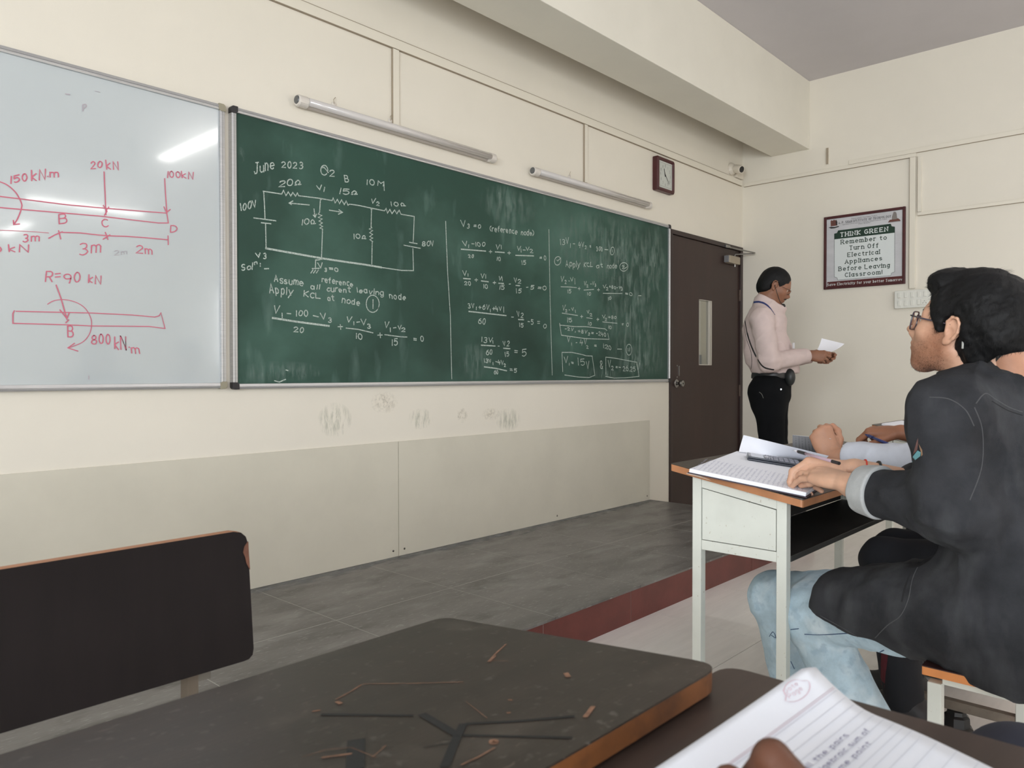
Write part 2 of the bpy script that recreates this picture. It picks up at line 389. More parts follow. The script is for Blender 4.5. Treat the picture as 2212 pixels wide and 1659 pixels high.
def gstrokes(ch):
    """strokes of a character as (points, is_curve)"""
    out = []
    if ch in _A:
        for s in _A[ch].split(';'):
            if s[0] == '@':
                cx_, cy_, rx, ry, a0, a1 = [float(v) for v in s[1:].split(',')]; n = max(4, int(abs(a1-a0)/22))
                out.append(([(cx_+rx*math.cos(R(a0+(a1-a0)*k/n)), cy_+ry*math.sin(R(a0+(a1-a0)*k/n))) for k in range(n+1)], True))
            else: out.append(([tuple(float(v) for v in p.split(',')) for p in s.split()], False))
    else:
        for s in _G[ch].split(';'):
            sm = s[0] == '~'; p = [(int(a[0]), int(a[1])-2.0) for a in s.lstrip('~').split()]
            out.append((catmull(p, 4) if sm else p, sm))
    return out
JIT = random.Random(12)
def glyphs(text, serif=False, jit=0.0):
    """returns (list of polylines, total advance); cap height = 6 units; jit = unevenness of a hand"""
    x = 0.0; out = []
    for ch in text:
        if ch == ' ': x += 3.2; continue
        mx = 0; J = lambda s: JIT.uniform(-s, s)*jit
        sx_, sy_, sk, dy, ro = 1+J(.14), 1+J(.12), J(.16), J(.45), J(.10)
        for p, sm in gstrokes(ch):
            mx = max(mx, max(a[0] for a in p))
            q = [(a*sx_+b_*sk+J(.12), b_*sy_+dy+a*ro+J(.12)) for a, b_ in p] if jit else p
            q = [(x+a, b_) for a, b_ in q]; out.append(q)
            if serif and not sm and ch not in '.,!\'-':
                for e, f_ in ((0, 1), (-1, -2)):
                    (ax, ay), (bx, by) = q[e], q[f_]
                    if abs(ay-by) > 1.5 and abs(ax-bx) < 0.75*abs(ay-by) and min(abs(ay), abs(ay-4), abs(ay-6), abs(ay+2)) < 0.2:
                        out.append([(ax-0.75, ay), (ax+0.75, ay)])
        x += mx+(2.0 if not serif else 2.6)
    return out, x-1.6
class Ink:
    """flat strokes lying on a plane: to3(px) turns a measured point into the plane, nrm faces the room"""
    def __init__(s, to3, nrm, wid, lift=0.0006, jit=0.0): s.jit = jit; s.k = 0; s.to3 = to3; s.n = Vector(nrm); s.w = wid; s.lift = lift; s.v = []; s.f = []
    def line(s, pts, crop=None, w_=None, smooth=False):
        if smooth: pts = catmull(pts, 6)
        if crop: pts = [(crop[0]+a/crop[2], crop[1]+b_/crop[2]) for a, b_ in pts]
        P = [s.to3(*p) for p in pts]; P = [p for i, p in enumerate(P) if i == 0 or (p-P[i-1]).length > 1e-5]
        if len(P) < 2: return
        w_ = (w_ or s.w)/2; b0 = len(s.v); s.k = (s.k+1) % 14; lf = s.lift+0.00004*s.k
        for i, p in enumerate(P):
            d0 = (p-P[i-1]).normalized() if i else (P[1]-p).normalized()
            d1 = (P[i+1]-p).normalized() if i < len(P)-1 else d0
            t = d0+d1
            if t.length < 0.4: t = d0
            t.normalize(); sd = s.n.cross(t); k = 1/max(0.6, abs(t.dot(d0)))
            e = t*w_*0.7*(-1 if i == 0 else (1 if i == len(P)-1 else 0))
            s.v += [p+sd*w_*k+s.n*lf+e, p-sd*w_*k+s.n*lf+e]
        for i in range(len(P)-1):
            a = b0+2*i; s.f.append((a, a+1, a+3, a+2))
    def text(s, crop, txt, x0, y0, x1, y1, h, w_=None, serif=False, slant=0.0):
        g, adv = glyphs(txt, serif, s.jit); adv = max(adv, 1.0)
        for q in g:
            s.line([(x0+(x1-x0)*(a+slant*b_)/adv, y0+(y1-y0)*a/adv-b_*h/6.0) for a, b_ in q], crop, w_)
    def ell(s, crop, cx_, cy_, rx, ry, w_=None, rot=0):
        s.line([(cx_+rx*math.cos(t)*math.cos(rot)-ry*math.sin(t)*math.sin(rot), cy_+rx*math.cos(t)*math.sin(rot)+ry*math.sin(t)*math.cos(rot)) for t in [2*math.pi*k/22+0.4 for k in range(24)]], crop, w_)
    def poly(s, crop, pts, lift=None):
        if crop: pts = [(crop[0]+a/crop[2], crop[1]+b_/crop[2]) for a, b_ in pts]
        b0 = len(s.v); s.v += [s.to3(*p)+s.n*(lift if lift is not None else s.lift) for p in pts]; s.f.append(tuple(range(b0, b0+len(pts))))
    def build(s, name, m_, parent):
        me = bpy.data.meshes.new(name); me.from_pydata([tuple(v) for v in s.v], [], s.f); me.materials.append(m_)
        o = bpy.data.objects.new(name, me); COL.objects.link(o); o.parent = parent
        if 'org' in parent: o.location = -Vector(parent['org'])
        return o

# ------------------------------------------------------------------ the two boards
def chalk_mat():
    M = mat('white_chalk', srgb(196, 208, 200), 0.95); nt = M.node_tree
    n = node(nt, 'ShaderNodeTexNoise'); n.inputs['Scale'].default_value = 260; n.inputs['Detail'].default_value = 3
    tcn = node(nt, 'ShaderNodeTexCoord'); nt.links.new(tcn.outputs['Object'], n.inputs['Vector'])
    r_ = node(nt, 'ShaderNodeMapRange'); r_.inputs[1].default_value = 0.36; r_.inputs[2].default_value = 0.56; r_.inputs[3].default_value = 0.48; r_.inputs[4].default_value = 0.92
    nt.links.new(n.outputs[0], r_.inputs[0]); nt.links.new(r_.outputs[0], nt.nodes['Principled BSDF'].inputs['Alpha'])
    return M
M_chalk = chalk_mat()
M_green = mat('green_writing_surface', srgb(37, 70, 59), 0.5, var=0.12, spec=0.35, scale=1.6,
              spots=[(srgb(86, 122, 110), 1.7, 0.44, 0.74, 0.55, (1, 1, 1.2)), (srgb(128, 154, 146), 3.2, 0.60, 0.84, 0.50, (2.4, 1, 0.7)), (srgb(20, 46, 38), 1.2, 0.54, 0.75, 0.6, (1, 1, 1))])
M_white = mat('glossy_whiteboard', srgb(189, 196, 198), 0.14, var=0.015, scale=2, coat=0.6)
M_white.node_tree.nodes['Principled BSDF'].inputs['Coat Roughness'].default_value = 0.05
def board(name, x0, x1, z0, z1, msurf, mcap, label):
    yf = DY-0.020
    t = empty(name, ((x0+x1)/2, DY, z0), label, 'board')
    MB().box(x0+0.012, x1-0.012, yf+0.004, DY-0.001, z0+0.012, z1-0.012).build('writing_surface', msurf, t)
    fwid = 0.026
    def rail(a0, a1, c0, c1, horiz):
        b = MB()
        if horiz:
            h = c1-c0
            pr = [(DY-0.001, c0), (yf-0.006, c0+0.002), (yf-0.008, c0+h*0.30), (yf-0.005, c0+h*0.36), (yf-0.005, c0+h*0.42), (yf-0.008, c0+h*0.48), (yf-0.006, c1-0.003), (DY-0.001, c1)]
            b.prism(pr, 'x', a0, a1)
        else:
            h = a1-a0
            pr = [(a0, DY-0.001), (a0+0.002, yf-0.006), (a0+h*0.30, yf-0.008), (a0+h*0.36, yf-0.005), (a0+h*0.42, yf-0.005), (a0+h*0.48, yf-0.008), (a1-0.003, yf-0.006), (a1, DY-0.001)]
            b.prism(pr, 'z', c0, c1)
        b.build('frame_rail', M_alu, t)
    cp = 0.024
    rail(x0+cp, x1-cp, z1-fwid, z1, True); rail(x0+cp, x1-cp, z0, z0+fwid, True)
    rail(x0, x0+fwid, z0+cp, z1-cp, False); rail(x1-fwid, x1, z0+cp, z1-cp, False)
    for (cx_, cz_, dx, dz) in ((x0, z0, 1, 1), (x1, z0, -1, 1), (x0, z1, 1, -1), (x1, z1, -1, -1)):
        q = [(0, 0.010), (0.004, 0.003), (0.010, 0), (0.031, 0), (0.031, 0.022), (0.027, 0.027), (0.022, 0.031), (0, 0.031)]
        MB().prism([(cx_+dx*a-dx*0.001, cz_+dz*b_-dz*0.001) for a, b_ in q], 'y', yf-0.010, DY-0.001).build('corner_cap', mcap, t, bevel=0.0015)
    return t
wb = board('whiteboard', -0.862, 1.574, 1.040, 2.246, M_white, M_beigecap, 'glossy whiteboard with red beam diagrams, left of the green board')
gb = board('chalkboard', 1.600, 5.192, 1.036, 2.252, M_green, M_blackcap, 'long green chalkboard covered in circuit working, beside the door')

YS = DY-0.0172
toF = lambda x, y: atY(x, y, YS)
A = (480, 220, 4.366); Bc = (480, 550, 4.424); C = (940, 440, 4.148); Dc = (1180, 450, 8.193); Ec = (1180, 630, 8.193)
ck = Ink(toF, (0, -1, 0), 0.0050, 0.0006, 1.0)
t = ck.text; l = ck.line
t(A, 'June', 300, 672, 490, 632, 100); t(A, '2023', 560, 622, 765, 632, 55); ck.ell(A, 962, 645, 33, 46); l([(945, 622), (960, 618), (1000, 668)], A); t(A, '2', 1012, 702, 1068, 702, 55)
t(A, 'B', 1158, 750, 1200, 750, 68); t(A, '10M', 1365, 780, 1525, 796, 45); l([(1524, 760), (1528, 836)], A); t(A, '20~', 530, 806, 745, 778, 55)
def zig(crop, pts, w_=None): ck.line(pts, crop, w_)
zig(A, [(385, 843), (560, 870), (577, 835), (600, 885), (622, 850), (645, 888), (665, 855), (690, 890), (708, 860), (720, 886), (820, 898), (930, 912), (1035, 932), (1045, 905), (1063, 955), (1085, 920), (1105, 962), (1125, 925), (1150, 970), (1168, 935), (1185, 975), (1200, 965), (1290, 978), (1405, 1003), (1530, 1028), (1545, 1005), (1558, 1050), (1580, 1015), (1600, 1055), (1625, 1020), (1645, 1055), (1668, 1022), (1685, 1060), (1810, 1082), (1800, 1322)])
l([(1765, 1325), (1838, 1338)], A); l([(1712, 1352), (1868, 1382)], A); l([(1798, 1385), (1803, 1592), (1690, 1590), (1500, 1562)], A)
l([(1500, 1562), (1345, 1535), (1180, 1512), (935, 1475), (413, 1382)], A, 0.009)
l([(413, 1382), (408, 1150)], A); l([(368, 1140), (458, 1150)], A); l([(297, 1095), (400, 1108), (505, 1122)], A); l([(403, 1108), (398, 980), (390, 843)], A)
l([(925, 915), (918, 1040), (905, 1060), (940, 1072), (905, 1090), (942, 1105), (912, 1125), (945, 1142), (915, 1160), (948, 1175), (920, 1190), (945, 1200), (945, 1215), (935, 1475)], A)
l([(1407, 1005), (1403, 1180), (1410, 1188), (1385, 1200), (1418, 1215), (1388, 1235), (1418, 1250), (1390, 1270), (1420, 1285), (1390, 1300), (1418, 1318), (1413, 1330), (1410, 1530)], A)
for c_ in ((932, 917), (1407, 1014), (413, 1380), (935, 1480)): ck.ell(A, c_[0], c_[1], 4, 4, 0.006)
l([(820, 973), (630, 955)], A); l([(665, 935), (630, 955), (652, 970)], A); l([(865, 1010), (875, 1088)], A); l([(858, 1068), (875, 1088), (888, 1060)], A)
l([(1010, 1022), (1135, 1042)], A); l([(1100, 1018), (1135, 1042), (1095, 1060)], A)
for a in (('V', 895, 832, 940, 825, 45), ('1', 958, 848, 970, 848, 38), ('15~', 1108, 868, 1278, 874, 48), ('V', 1400, 958, 1438, 955, 40), ('2', 1455, 975, 1485, 975, 32), ('10~', 1597, 980, 1740, 985, 38),
          ('100V', 178, 1030, 325, 990, 62), ('10~', 752, 1165, 888, 1140, 48), ('10~', 1245, 1292, 1360, 1285, 44), ('80V', 1885, 1358, 2002, 1360, 45), ('V', 320, 1470, 362, 1470, 42), ('3', 388, 1482, 418, 1482, 50),
          ('Sol', 182, 1588, 285, 1575, 58), ('n', 305, 1535, 332, 1525, 36), (':', 358, 1560, 364, 1560, 40), ('-', 402, 1602, 450, 1605, 60), ('V', 905, 1565, 950, 1562, 50), ('3', 965, 1598, 988, 1598, 36), ('=0', 1012, 1592, 1100, 1600, 32)): t(A, *a)
l([(935, 1480), (915, 1490), (880, 1492), (878, 1560)], A); l([(848, 1573), (915, 1570)], A)
for x_ in (835, 860, 886): l([(x_, 1615), (x_+20, 1586)], A)
ck.build('circuit_diagram', M_chalk, gb)['kind'] = 'stuff'; ck = Ink(toF, (0, -1, 0), 0.0050, 0.0006, 1.0); t = ck.text; l = ck.line
for a in (('Assume', 497, 262, 775, 300, 66), ('reference', 952, 262, 1250, 305, 50), ('all', 845, 325, 930, 332, 46), ('curent', 1000, 350, 1225, 362, 50), ('leaving', 1292, 362, 1540, 388, 48), ('node', 1600, 415, 1755, 438, 52),
          ('Apply', 452, 362, 675, 388, 78), ('KCL', 780, 402, 935, 420, 52), ('at', 1008, 438, 1075, 436, 50), ('node', 1142, 455, 1318, 485, 58), ('V', 487, 557, 550, 555, 70), ('1', 573, 605, 580, 605, 45),
          ('-', 618, 605, 655, 605, 90), ('100', 708, 585, 820, 588, 55), ('-', 862, 612, 912, 622, 70), ('V', 945, 618, 1000, 620, 58), ('3', 1012, 645, 1045, 645, 45), ('20', 685, 740, 778, 745, 45), ('V', 1183, 645, 1235, 645, 50),
          ('1', 1257, 672, 1262, 672, 32), ('-', 1282, 675, 1312, 672, 55), ('V', 1327, 668, 1375, 665, 50), ('3', 1385, 702, 1418, 702, 40), ('10', 1280, 800, 1340, 812, 48), ('V', 1547, 700, 1590, 698, 50), ('1', 1606, 738, 1612, 738, 38),
          ('-', 1635, 722, 1662, 720, 50), ('V', 1680, 715, 1712, 710, 38), ('2', 1712, 738, 1750, 738, 38), ('15', 1625, 865, 1680, 862, 55), ('=', 1830, 832, 1865, 835, 50), ('0', 1897, 825, 1927, 825, 50)): t(Bc, *a)
ck.ell(Bc, 1437, 470, 62, 82); l([(1440, 430), (1440, 515)], Bc)
l([(480, 605), (700, 640), (1020, 682)], Bc, 0.009); l([(1183, 702), (1300, 715), (1440, 748)], Bc); l([(1552, 765), (1700, 785), (1765, 788)], Bc)
for c_ in ((1128, 690), (1507, 770)): l([(c_[0]-22, c_[1]), (c_[0]+22, c_[1]-2)], Bc); l([(c_[0], c_[1]-22), (c_[0]+4, c_[1]+24)], Bc)
l([(608, 1103), (628, 1108)], Bc); l([(500, 1205), (545, 1218), (605, 1192)], Bc); l([(350, 0), (350, 1)], Bc)
ck.build('node_equation', M_chalk, gb)['kind'] = 'stuff'; ck = Ink(toF, (0, -1, 0), 0.0050, 0.0006, 1.0); t = ck.text; l = ck.line
l([(93, 157), (110, 600), (135, 1000), (148, 1570)], C); l([(1018, 232), (1030, 900), (1048, 1535)], C)
for a in (('V', 233, 203, 275, 203, 50), ('3', 285, 222, 308, 222, 34), ('=0', 345, 216, 412, 220, 34), ('(reference', 490, 243, 735, 272, 46), ('node)', 770, 277, 885, 288, 46),
          ('V', 250, 378, 292, 378, 48), ('1', 299, 392, 302, 392, 24), ('-100', 328, 376, 448, 384, 38), ('20', 298, 485, 345, 485, 28), ('V', 543, 408, 580, 408, 38), ('1', 592, 405, 595, 405, 32), ('10', 553, 510, 588, 512, 30),
          ('V', 730, 420, 765, 420, 35), ('1', 770, 436, 773, 436, 30), ('-', 785, 428, 808, 430, 25), ('V', 812, 418, 846, 418, 35), ('2', 850, 441, 878, 441, 30), ('15', 780, 545, 815, 545, 35), ('=', 935, 497, 955, 499, 30), ('0', 975, 506, 997, 506, 36),
          ('V', 248, 640, 285, 640, 40), ('1', 293, 650, 296, 650, 22), ('20', 262, 730, 322, 730, 32), ('V', 407, 665, 440, 665, 36), ('1', 452, 670, 455, 670, 32), ('10', 435, 760, 473, 762, 36), ('V', 568, 685, 595, 685, 32),
          ('1', 602, 692, 605, 692, 30), ('15', 577, 767, 618, 768, 34), ('-', 662, 738, 678, 738, 34), ('V', 708, 702, 735, 702, 34), ('2', 740, 712, 768, 712, 30), ('15', 728, 802, 775, 797, 36), ('-5', 818, 770, 880, 768, 36), ('=0', 918, 768, 997, 772, 34),
          ('3V', 295, 933, 350, 932, 38), ('1', 367, 950, 370, 950, 26), ('+6V', 390, 945, 482, 948, 38), ('1', 494, 970, 497, 970, 26), ('+4V', 513, 958, 595, 962, 36), ('1', 614, 976, 617, 976, 46), ('60', 385, 1075, 450, 1080, 50),
          ('-', 683, 1036, 702, 1038, 40), ('V2', 735, 1010, 790, 1022, 42), ('15', 757, 1105, 790, 1108, 36), ('-5', 832, 1078, 880, 1082, 42), ('=', 915, 1092, 940, 1094, 44), ('0', 968, 1114, 995, 1114, 38),
          ('13V', 417, 1240, 508, 1245, 44), ('1', 518, 1252, 521, 1252, 26), ('60', 457, 1352, 512, 1352, 42), ('-', 562, 1300, 578, 1302, 40), ('V2', 610, 1270, 665, 1276, 42), ('15', 630, 1370, 665, 1370, 42), ('=', 708, 1345, 738, 1348, 50), ('5', 778, 1365, 815, 1362, 55),
          ('13V', 443, 1420, 505, 1425, 32), ('1', 518, 1444, 521, 1444, 22), ('-4V', 540, 1432, 610, 1446, 36), ('2', 618, 1462, 636, 1462, 24), ('60', 527, 1525, 565, 1525, 32), ('=5', 672, 1505, 735, 1512, 38)): t(C, *a)
for s_ in (((232, 408), (452, 425)), ((538, 432), (620, 438)), ((720, 463), (882, 468)), ((252, 670), (315, 675)), ((413, 692), (475, 700)), ((568, 713), (613, 715)), ((722, 733), (757, 735)), ((300, 965), (635, 1003)), ((745, 1038), (793, 1040)), ((412, 1268), (537, 1275)), ((612, 1295), (670, 1300)), ((440, 1462), (540, 1475), (640, 1497))): l(list(s_), C, 0.0068)
for c_ in ((495, 430), (662, 441), (367, 683), (530, 708)): l([(c_[0]-13, c_[1]), (c_[0]+13, c_[1])], C); l([(c_[0], c_[1]-13), (c_[0], c_[1]+13)], C)
ck.build('middle_column_working', M_chalk, gb)['kind'] = 'stuff'; ck = Ink(toF, (0, -1, 0), 0.0050, 0.0006, 1.0); t = ck.text; l = ck.line
for a in (('13V', 255, 640, 400, 625, 98), ('1', 425, 696, 430, 696, 70), ('-', 470, 665, 510, 668, 80), ('4V', 565, 690, 672, 680, 85), ('2', 682, 720, 715, 720, 55), ('=', 770, 706, 792, 708, 60), ('300', 885, 762, 1000, 752, 75), ('-', 1040, 770, 1105, 775, 70), ('1', 1165, 778, 1170, 778, 42),
          ('Apply', 345, 1028, 600, 1048, 115), ('KCL', 665, 1035, 820, 1035, 75), ('at', 885, 1058, 1005, 1040, 70), ('node', 1075, 1058, 1250, 1062, 85), ('2', 1340, 1065, 1385, 1065, 58),
          ('V', 250, 1298, 310, 1290, 90), ('2', 328, 1335, 360, 1335, 55), ('-', 395, 1315, 415, 1315, 60), ('V', 430, 1292, 480, 1280, 60), ('1', 507, 1342, 512, 1342, 90), ('15', 382, 1498, 440, 1500, 60), ('V', 665, 1368, 705, 1362, 70), ('2', 715, 1395, 748, 1395, 50), ('-', 780, 1370, 802, 1370, 50),
          ('V', 812, 1355, 850, 1350, 55), ('3', 857, 1385, 880, 1385, 42), ('10', 732, 1540, 785, 1540, 48), ('V', 1000, 1415, 1050, 1405, 62), ('2', 1058, 1445, 1092, 1445, 50), ('+80', 1110, 1405, 1230, 1430, 52), ('-', 1245, 1425, 1272, 1425, 40), ('V', 1285, 1425, 1315, 1420, 45), ('3', 1320, 1455, 1350, 1455, 50)): t(Dc, *a)
ck.ell(Dc, 1168, 755, 32, 70, None, 0.12); ck.ell(Dc, 200, 930, 55, 76, None, 0.2); l([(185, 912), (200, 932), (255, 880)], Dc); ck.ell(Dc, 1370, 1037, 72, 76, None, 0.2); l([(1385, 1065), (1430, 1035)], Dc)
l([(258, 1388), (400, 1392), (535, 1405)], Dc); l([(665, 1447), (840, 1435)], Dc); l([(1005, 1505), (1340, 1508)], Dc)
for c_ in ((582, 1420), (923, 1442)): l([(c_[0]-20, c_[1]), (c_[0]+20, c_[1])], Dc); l([(c_[0], c_[1]-24), (c_[0], c_[1]+26)], Dc)
for a in (('10', 1100, 152, 1150, 135, 45), ('=0', 1402, 60, 1520, 78, 50), ('-', 1630, 100, 1695, 102, 60), ('V', 280, 328, 335, 320, 82), ('2', 338, 360, 370, 360, 50), ('-', 398, 345, 412, 345, 50), ('V', 448, 340, 490, 335, 55), ('1', 516, 375, 521, 375, 55), ('15', 377, 535, 455, 530, 75),
          ('V', 722, 388, 765, 382, 50), ('2', 770, 430, 810, 430, 52), ('10', 740, 590, 800, 595, 55), ('V', 988, 468, 1040, 460, 62), ('2', 1042, 510, 1072, 510, 46), ('+80', 1100, 480, 1235, 484, 48), ('10', 1100, 655, 1155, 662, 55), ('=', 1335, 610, 1365, 612, 58), ('0', 1417, 615, 1460, 615, 62),
          ('-2V', 330, 682, 480, 698, 50), ('1', 512, 722, 516, 722, 22), ('+8V', 560, 722, 720, 745, 58), ('2', 738, 770, 768, 770, 42), ('=', 795, 760, 838, 765, 52), ('-240', 880, 765, 1055, 790, 62), ('V', 368, 892, 425, 880, 85), ('1', 446, 955, 450, 955, 50), ('-', 525, 925, 548, 925, 50), ('4V', 590, 940, 720, 932, 90),
          ('2', 712, 1000, 748, 1000, 55), ('=', 850, 988, 888, 990, 62), ('120', 1012, 1000, 1155, 1035, 72), ('-', 1260, 1045, 1360, 1045, 70), ('11', 1450, 1055, 1475, 1052, 55), ('V', 317, 1270, 385, 1262, 115), ('1', 405, 1302, 410, 1302, 36), ('=', 447, 1288, 490, 1300, 65), ('15', 570, 1305, 698, 1300, 118), ('V', 712, 1370, 760, 1362, 130),
          ('&', 955, 1372, 1000, 1372, 140), ('V', 1092, 1345, 1150, 1330, 112), ('2', 1152, 1388, 1190, 1388, 62), ('=-', 1228, 1362, 1330, 1372, 62), ('26.25', 1358, 1402, 1580, 1410, 82), ('V', 1597, 1410, 1655, 1395, 130)): t(Ec, *a)
l([(280, 380), (555, 422)], Ec); l([(712, 462), (812, 475)], Ec); l([(995, 535), (1252, 560)], Ec); ck.ell(Ec, 1462, 1027, 50, 96)
for c_ in ((625, 440), (910, 492)): l([(c_[0]-20, c_[1]), (c_[0]+20, c_[1])], Ec); l([(c_[0], c_[1]-24), (c_[0], c_[1]+26)], Ec)
l([(235, 560), (240, 600), (265, 770), (680, 830), (900, 838), (1110, 843), (1085, 735)], Ec); l([(235, 592), (500, 618), (700, 620), (1040, 660), (1075, 690)], Ec)
l([(290, 1415), (275, 1075), (450, 1075), (640, 1115), (700, 1135), (810, 1140), (858, 1480), (760, 1520), (560, 1510), (325, 1475)], Ec)
l([(1055, 1470), (1052, 1160), (1200, 1175), (1600, 1250), (1642, 1500), (1400, 1525), (1200, 1530), (1050, 1500)], Ec)
ck.build('right_column_working', M_chalk, gb)['kind'] = 'stuff'
# chalk smudges
M_sm1 = smear_mat('chalk_smudge', srgb(156, 180, 170), 0.62, 9, (2.6, 1, 0.7))
for kk, (x0, y0, x1, y1) in enumerate(((1290, 560, 1445, 860), (1330, 740, 1440, 840), (1190, 470, 1440, 600), (1380, 480, 1442, 640), (1265, 790, 1345, 835), (500, 780, 700, 840), (990, 740, 1060, 830), (1030, 380, 1160, 470), (505, 320, 530, 350))):
    a = atY(x0, y1, YS); c_ = atY(x1, y0, YS)
    a.x = max(a.x, 1.63); c_.x = min(c_.x, 5.165); a.z = max(a.z, 1.064)
    yy = DY-0.01605-0.00006*kk; MB().add([(a.x, yy, a.z), (c_.x, yy, a.z), (c_.x, yy, min(c_.z, 2.224)), (a.x, yy, min(c_.z, 2.224))], [(0, 1, 2, 3)]).build('chalk_smudge', M_sm1, gb)

Fc = (0, 100, 4.148); Gc = (0, 450, 4.046)
M_ink = mat('red_marker_ink', srgb(202, 104, 126), 0.4)
M_inkf = mat('faded_marker_ink', srgb(176, 168, 176), 0.4)
mk = Ink(toF, (0, -1, 0), 0.0040, 0.0006, 0.8); t = mk.text; l = mk.line
for a in (('150', 98, 1225, 250, 1202, 65), ('kN', 285, 1200, 412, 1195, 100), ('.', 428, 1170, 431, 1170, 30), ('m', 450, 1172, 528, 1170, 72), ('20', 815, 1100, 915, 1088, 60), ('kN', 955, 1100, 1070, 1110, 75), ('100', 1500, 1175, 1620, 1175, 55), ('kN', 1632, 1180, 1735, 1190, 60),
          ('B', 530, 1590, 600, 1582, 78), ('C', 918, 1620, 985, 1615, 65), ('D', 1527, 1662, 1585, 1655, 62)): t(Fc, *a)
l([(932, 1125), (940, 1300), (950, 1510)], Fc); l([(925, 1425), (952, 1470), (975, 1440)], Fc); l([(935, 1515), (960, 1475)], Fc); l([(1475, 1185), (1482, 1320), (1495, 1490)], Fc); l([(1468, 1438), (1492, 1488), (1525, 1462)], Fc)
l([(-20, 1208), (60, 1240), (140, 1310), (190, 1400), (192, 1450), (160, 1540), (125, 1595)], Fc, None, True); l([(120, 1560), (122, 1597), (175, 1592)], Fc)
l([(-60, 1338), (300, 1382), (600, 1420), (950, 1452), (1250, 1476), (1495, 1495), (1508, 1583), (1420, 1583), (1150, 1552), (900, 1522), (500, 1488), (-60, 1440)], Fc)
for a in (('3m', 197, 290, 340, 290, 65), ('kN', 80, 380, 245, 382, 60), ('0', -22, 380, 15, 380, 45), ('3m', 690, 405, 890, 388, 95), ('2m', 1190, 392, 1338, 402, 65), ('R=', 397, 640, 530, 632, 85), ('90', 562, 655, 700, 640, 80), ('kN', 772, 655, 882, 662, 72), ('B', 592, 1120, 650, 1116, 90),
          ('800', 800, 1190, 970, 1182, 78), ('kN', 1002, 1225, 1105, 1250, 112), ('.', 1128, 1215, 1131, 1215, 30), ('m', 1152, 1262, 1225, 1268, 75)): t(Gc, *a)
l([(-60, 190), (0, 192), (100, 195), (300, 205), (425, 215)], Gc, 0.002); l([(425, 262), (480, 232), (545, 205)], Gc); l([(512, 195), (530, 268)], Gc); l([(545, 210), (700, 215), (850, 232), (940, 240), (1100, 245), (1250, 255), (1470, 275)], Gc); l([(920, 210), (942, 272)], Gc); l([(900, 270), (960, 232)], Gc); l([(1468, 240), (1470, 318)], Gc)
l([(490, 670), (530, 780), (585, 970)], Gc); l([(523, 888), (585, 965), (603, 915)], Gc); l([(575, 1000), (600, 975)], Gc)
l([(125, 895), (112, 920), (112, 1005), (590, 1018), (800, 1028), (1100, 1030), (1300, 1032), (1442, 1050), (1405, 912), (1390, 940), (1350, 950), (1150, 932), (800, 915), (500, 908), (140, 900)], Gc, 0.0036)
l([(415, 838), (470, 808), (560, 798), (660, 820), (740, 870), (790, 950), (800, 1020), (780, 1100), (720, 1170), (600, 1220)], Gc, 0.0028, True); l([(650, 1180), (592, 1220), (680, 1248)], Gc)
mk.build('marker_writing', M_ink, wb)['kind'] = 'stuff'
mf = Ink(toF, (0, -1, 0), 0.004); mf.text(Fc, 'P', 742, 580, 775, 570, 55); mf.line([(585, 427), (625, 433)], Fc); mf.line([(775, 1465), (775, 1492)], Gc); mf.text(Gc, '2m', 1000, 410, 1110, 400, 40, 0.002); mf.line([(850, 400), (895, 412)], Fc, 0.002)
mf.build('old_marker_traces', M_inkf, wb)['kind'] = 'stuff'

# ------------------------------------------------------------------ door in the front wall and the corridor behind it
M_door = mat('dark_brown_laminate', srgb(50, 32, 27), 0.42, var=0.10, scale=3.5, stretch=(3, 1, 0.25), bump=0.05, bscale=30)
M_dframe = mat('dark_brown_door_frame', srgb(44, 27, 24), 0.35)
M_glass = mat('clear_glass', (0.92, 0.95, 0.94), 0.02, trans=1.0)
dr = empty('door_1', (5.834, DY, 0)); dr['kind'] = 'structure'; dr['label'] = 'dark brown flush door with a narrow vision panel beside the green board'
fy0, fy1 = DY-0.012, DY+0.11
MB().box(5.213, 5.248, fy0, fy1, 0, 2.195).build('door_frame', M_dframe, dr, bevel=0.002)
MB().box(6.412, 6.456, fy0, fy1, 0, 2.195).build('door_frame', M_dframe, dr, bevel=0.002)
MB().box(5.213, 6.456, fy0, fy1, 2.1955, 2.231).build('door_frame', M_dframe, dr, bevel=0.002)
GX0, GX1, GZ0, GZ1 = 5.690, 5.908, 1.172, 1.716
ly0, ly1 = DY+0.004, DY+0.040
b = MB().box(5.2495, GX0, ly0, ly1, 0.006, 2.192).box(GX1, 6.4105, ly0, ly1, 0.006, 2.192).box(GX0, GX1, ly0, ly1, 0.006, GZ0).box(GX0, GX1, ly0, ly1, GZ1, 2.192)
b.build('door_leaf', M_door, dr)
b = MB()
for q in ((GX0, GX0+0.004, GZ0, GZ1), (GX1-0.034, GX1-0.028, GZ0, GZ1), (GX1-0.008, GX1, GZ0, GZ1), (GX0, GX1, GZ0, GZ0+0.006), (GX0, GX1, GZ1-0.004, GZ1)):
    b.box(q[0], q[1], ly0-0.001, ly1+0.001, q[2], q[3])
vp = b.build('vision_panel_bead', mat('pale_bead', srgb(205, 198, 186), 0.35), dr, org=(GX0, ly0, GZ0))
vp['org'] = [GX0, ly0, GZ0]
MB().box(GX0+0.004, GX1-0.008, DY+0.020, DY+0.024, GZ0+0.006, GZ1-0.004).build('glass_pane', M_glass, vp)
for z0 in (1.62, 1.52, 1.41): pass
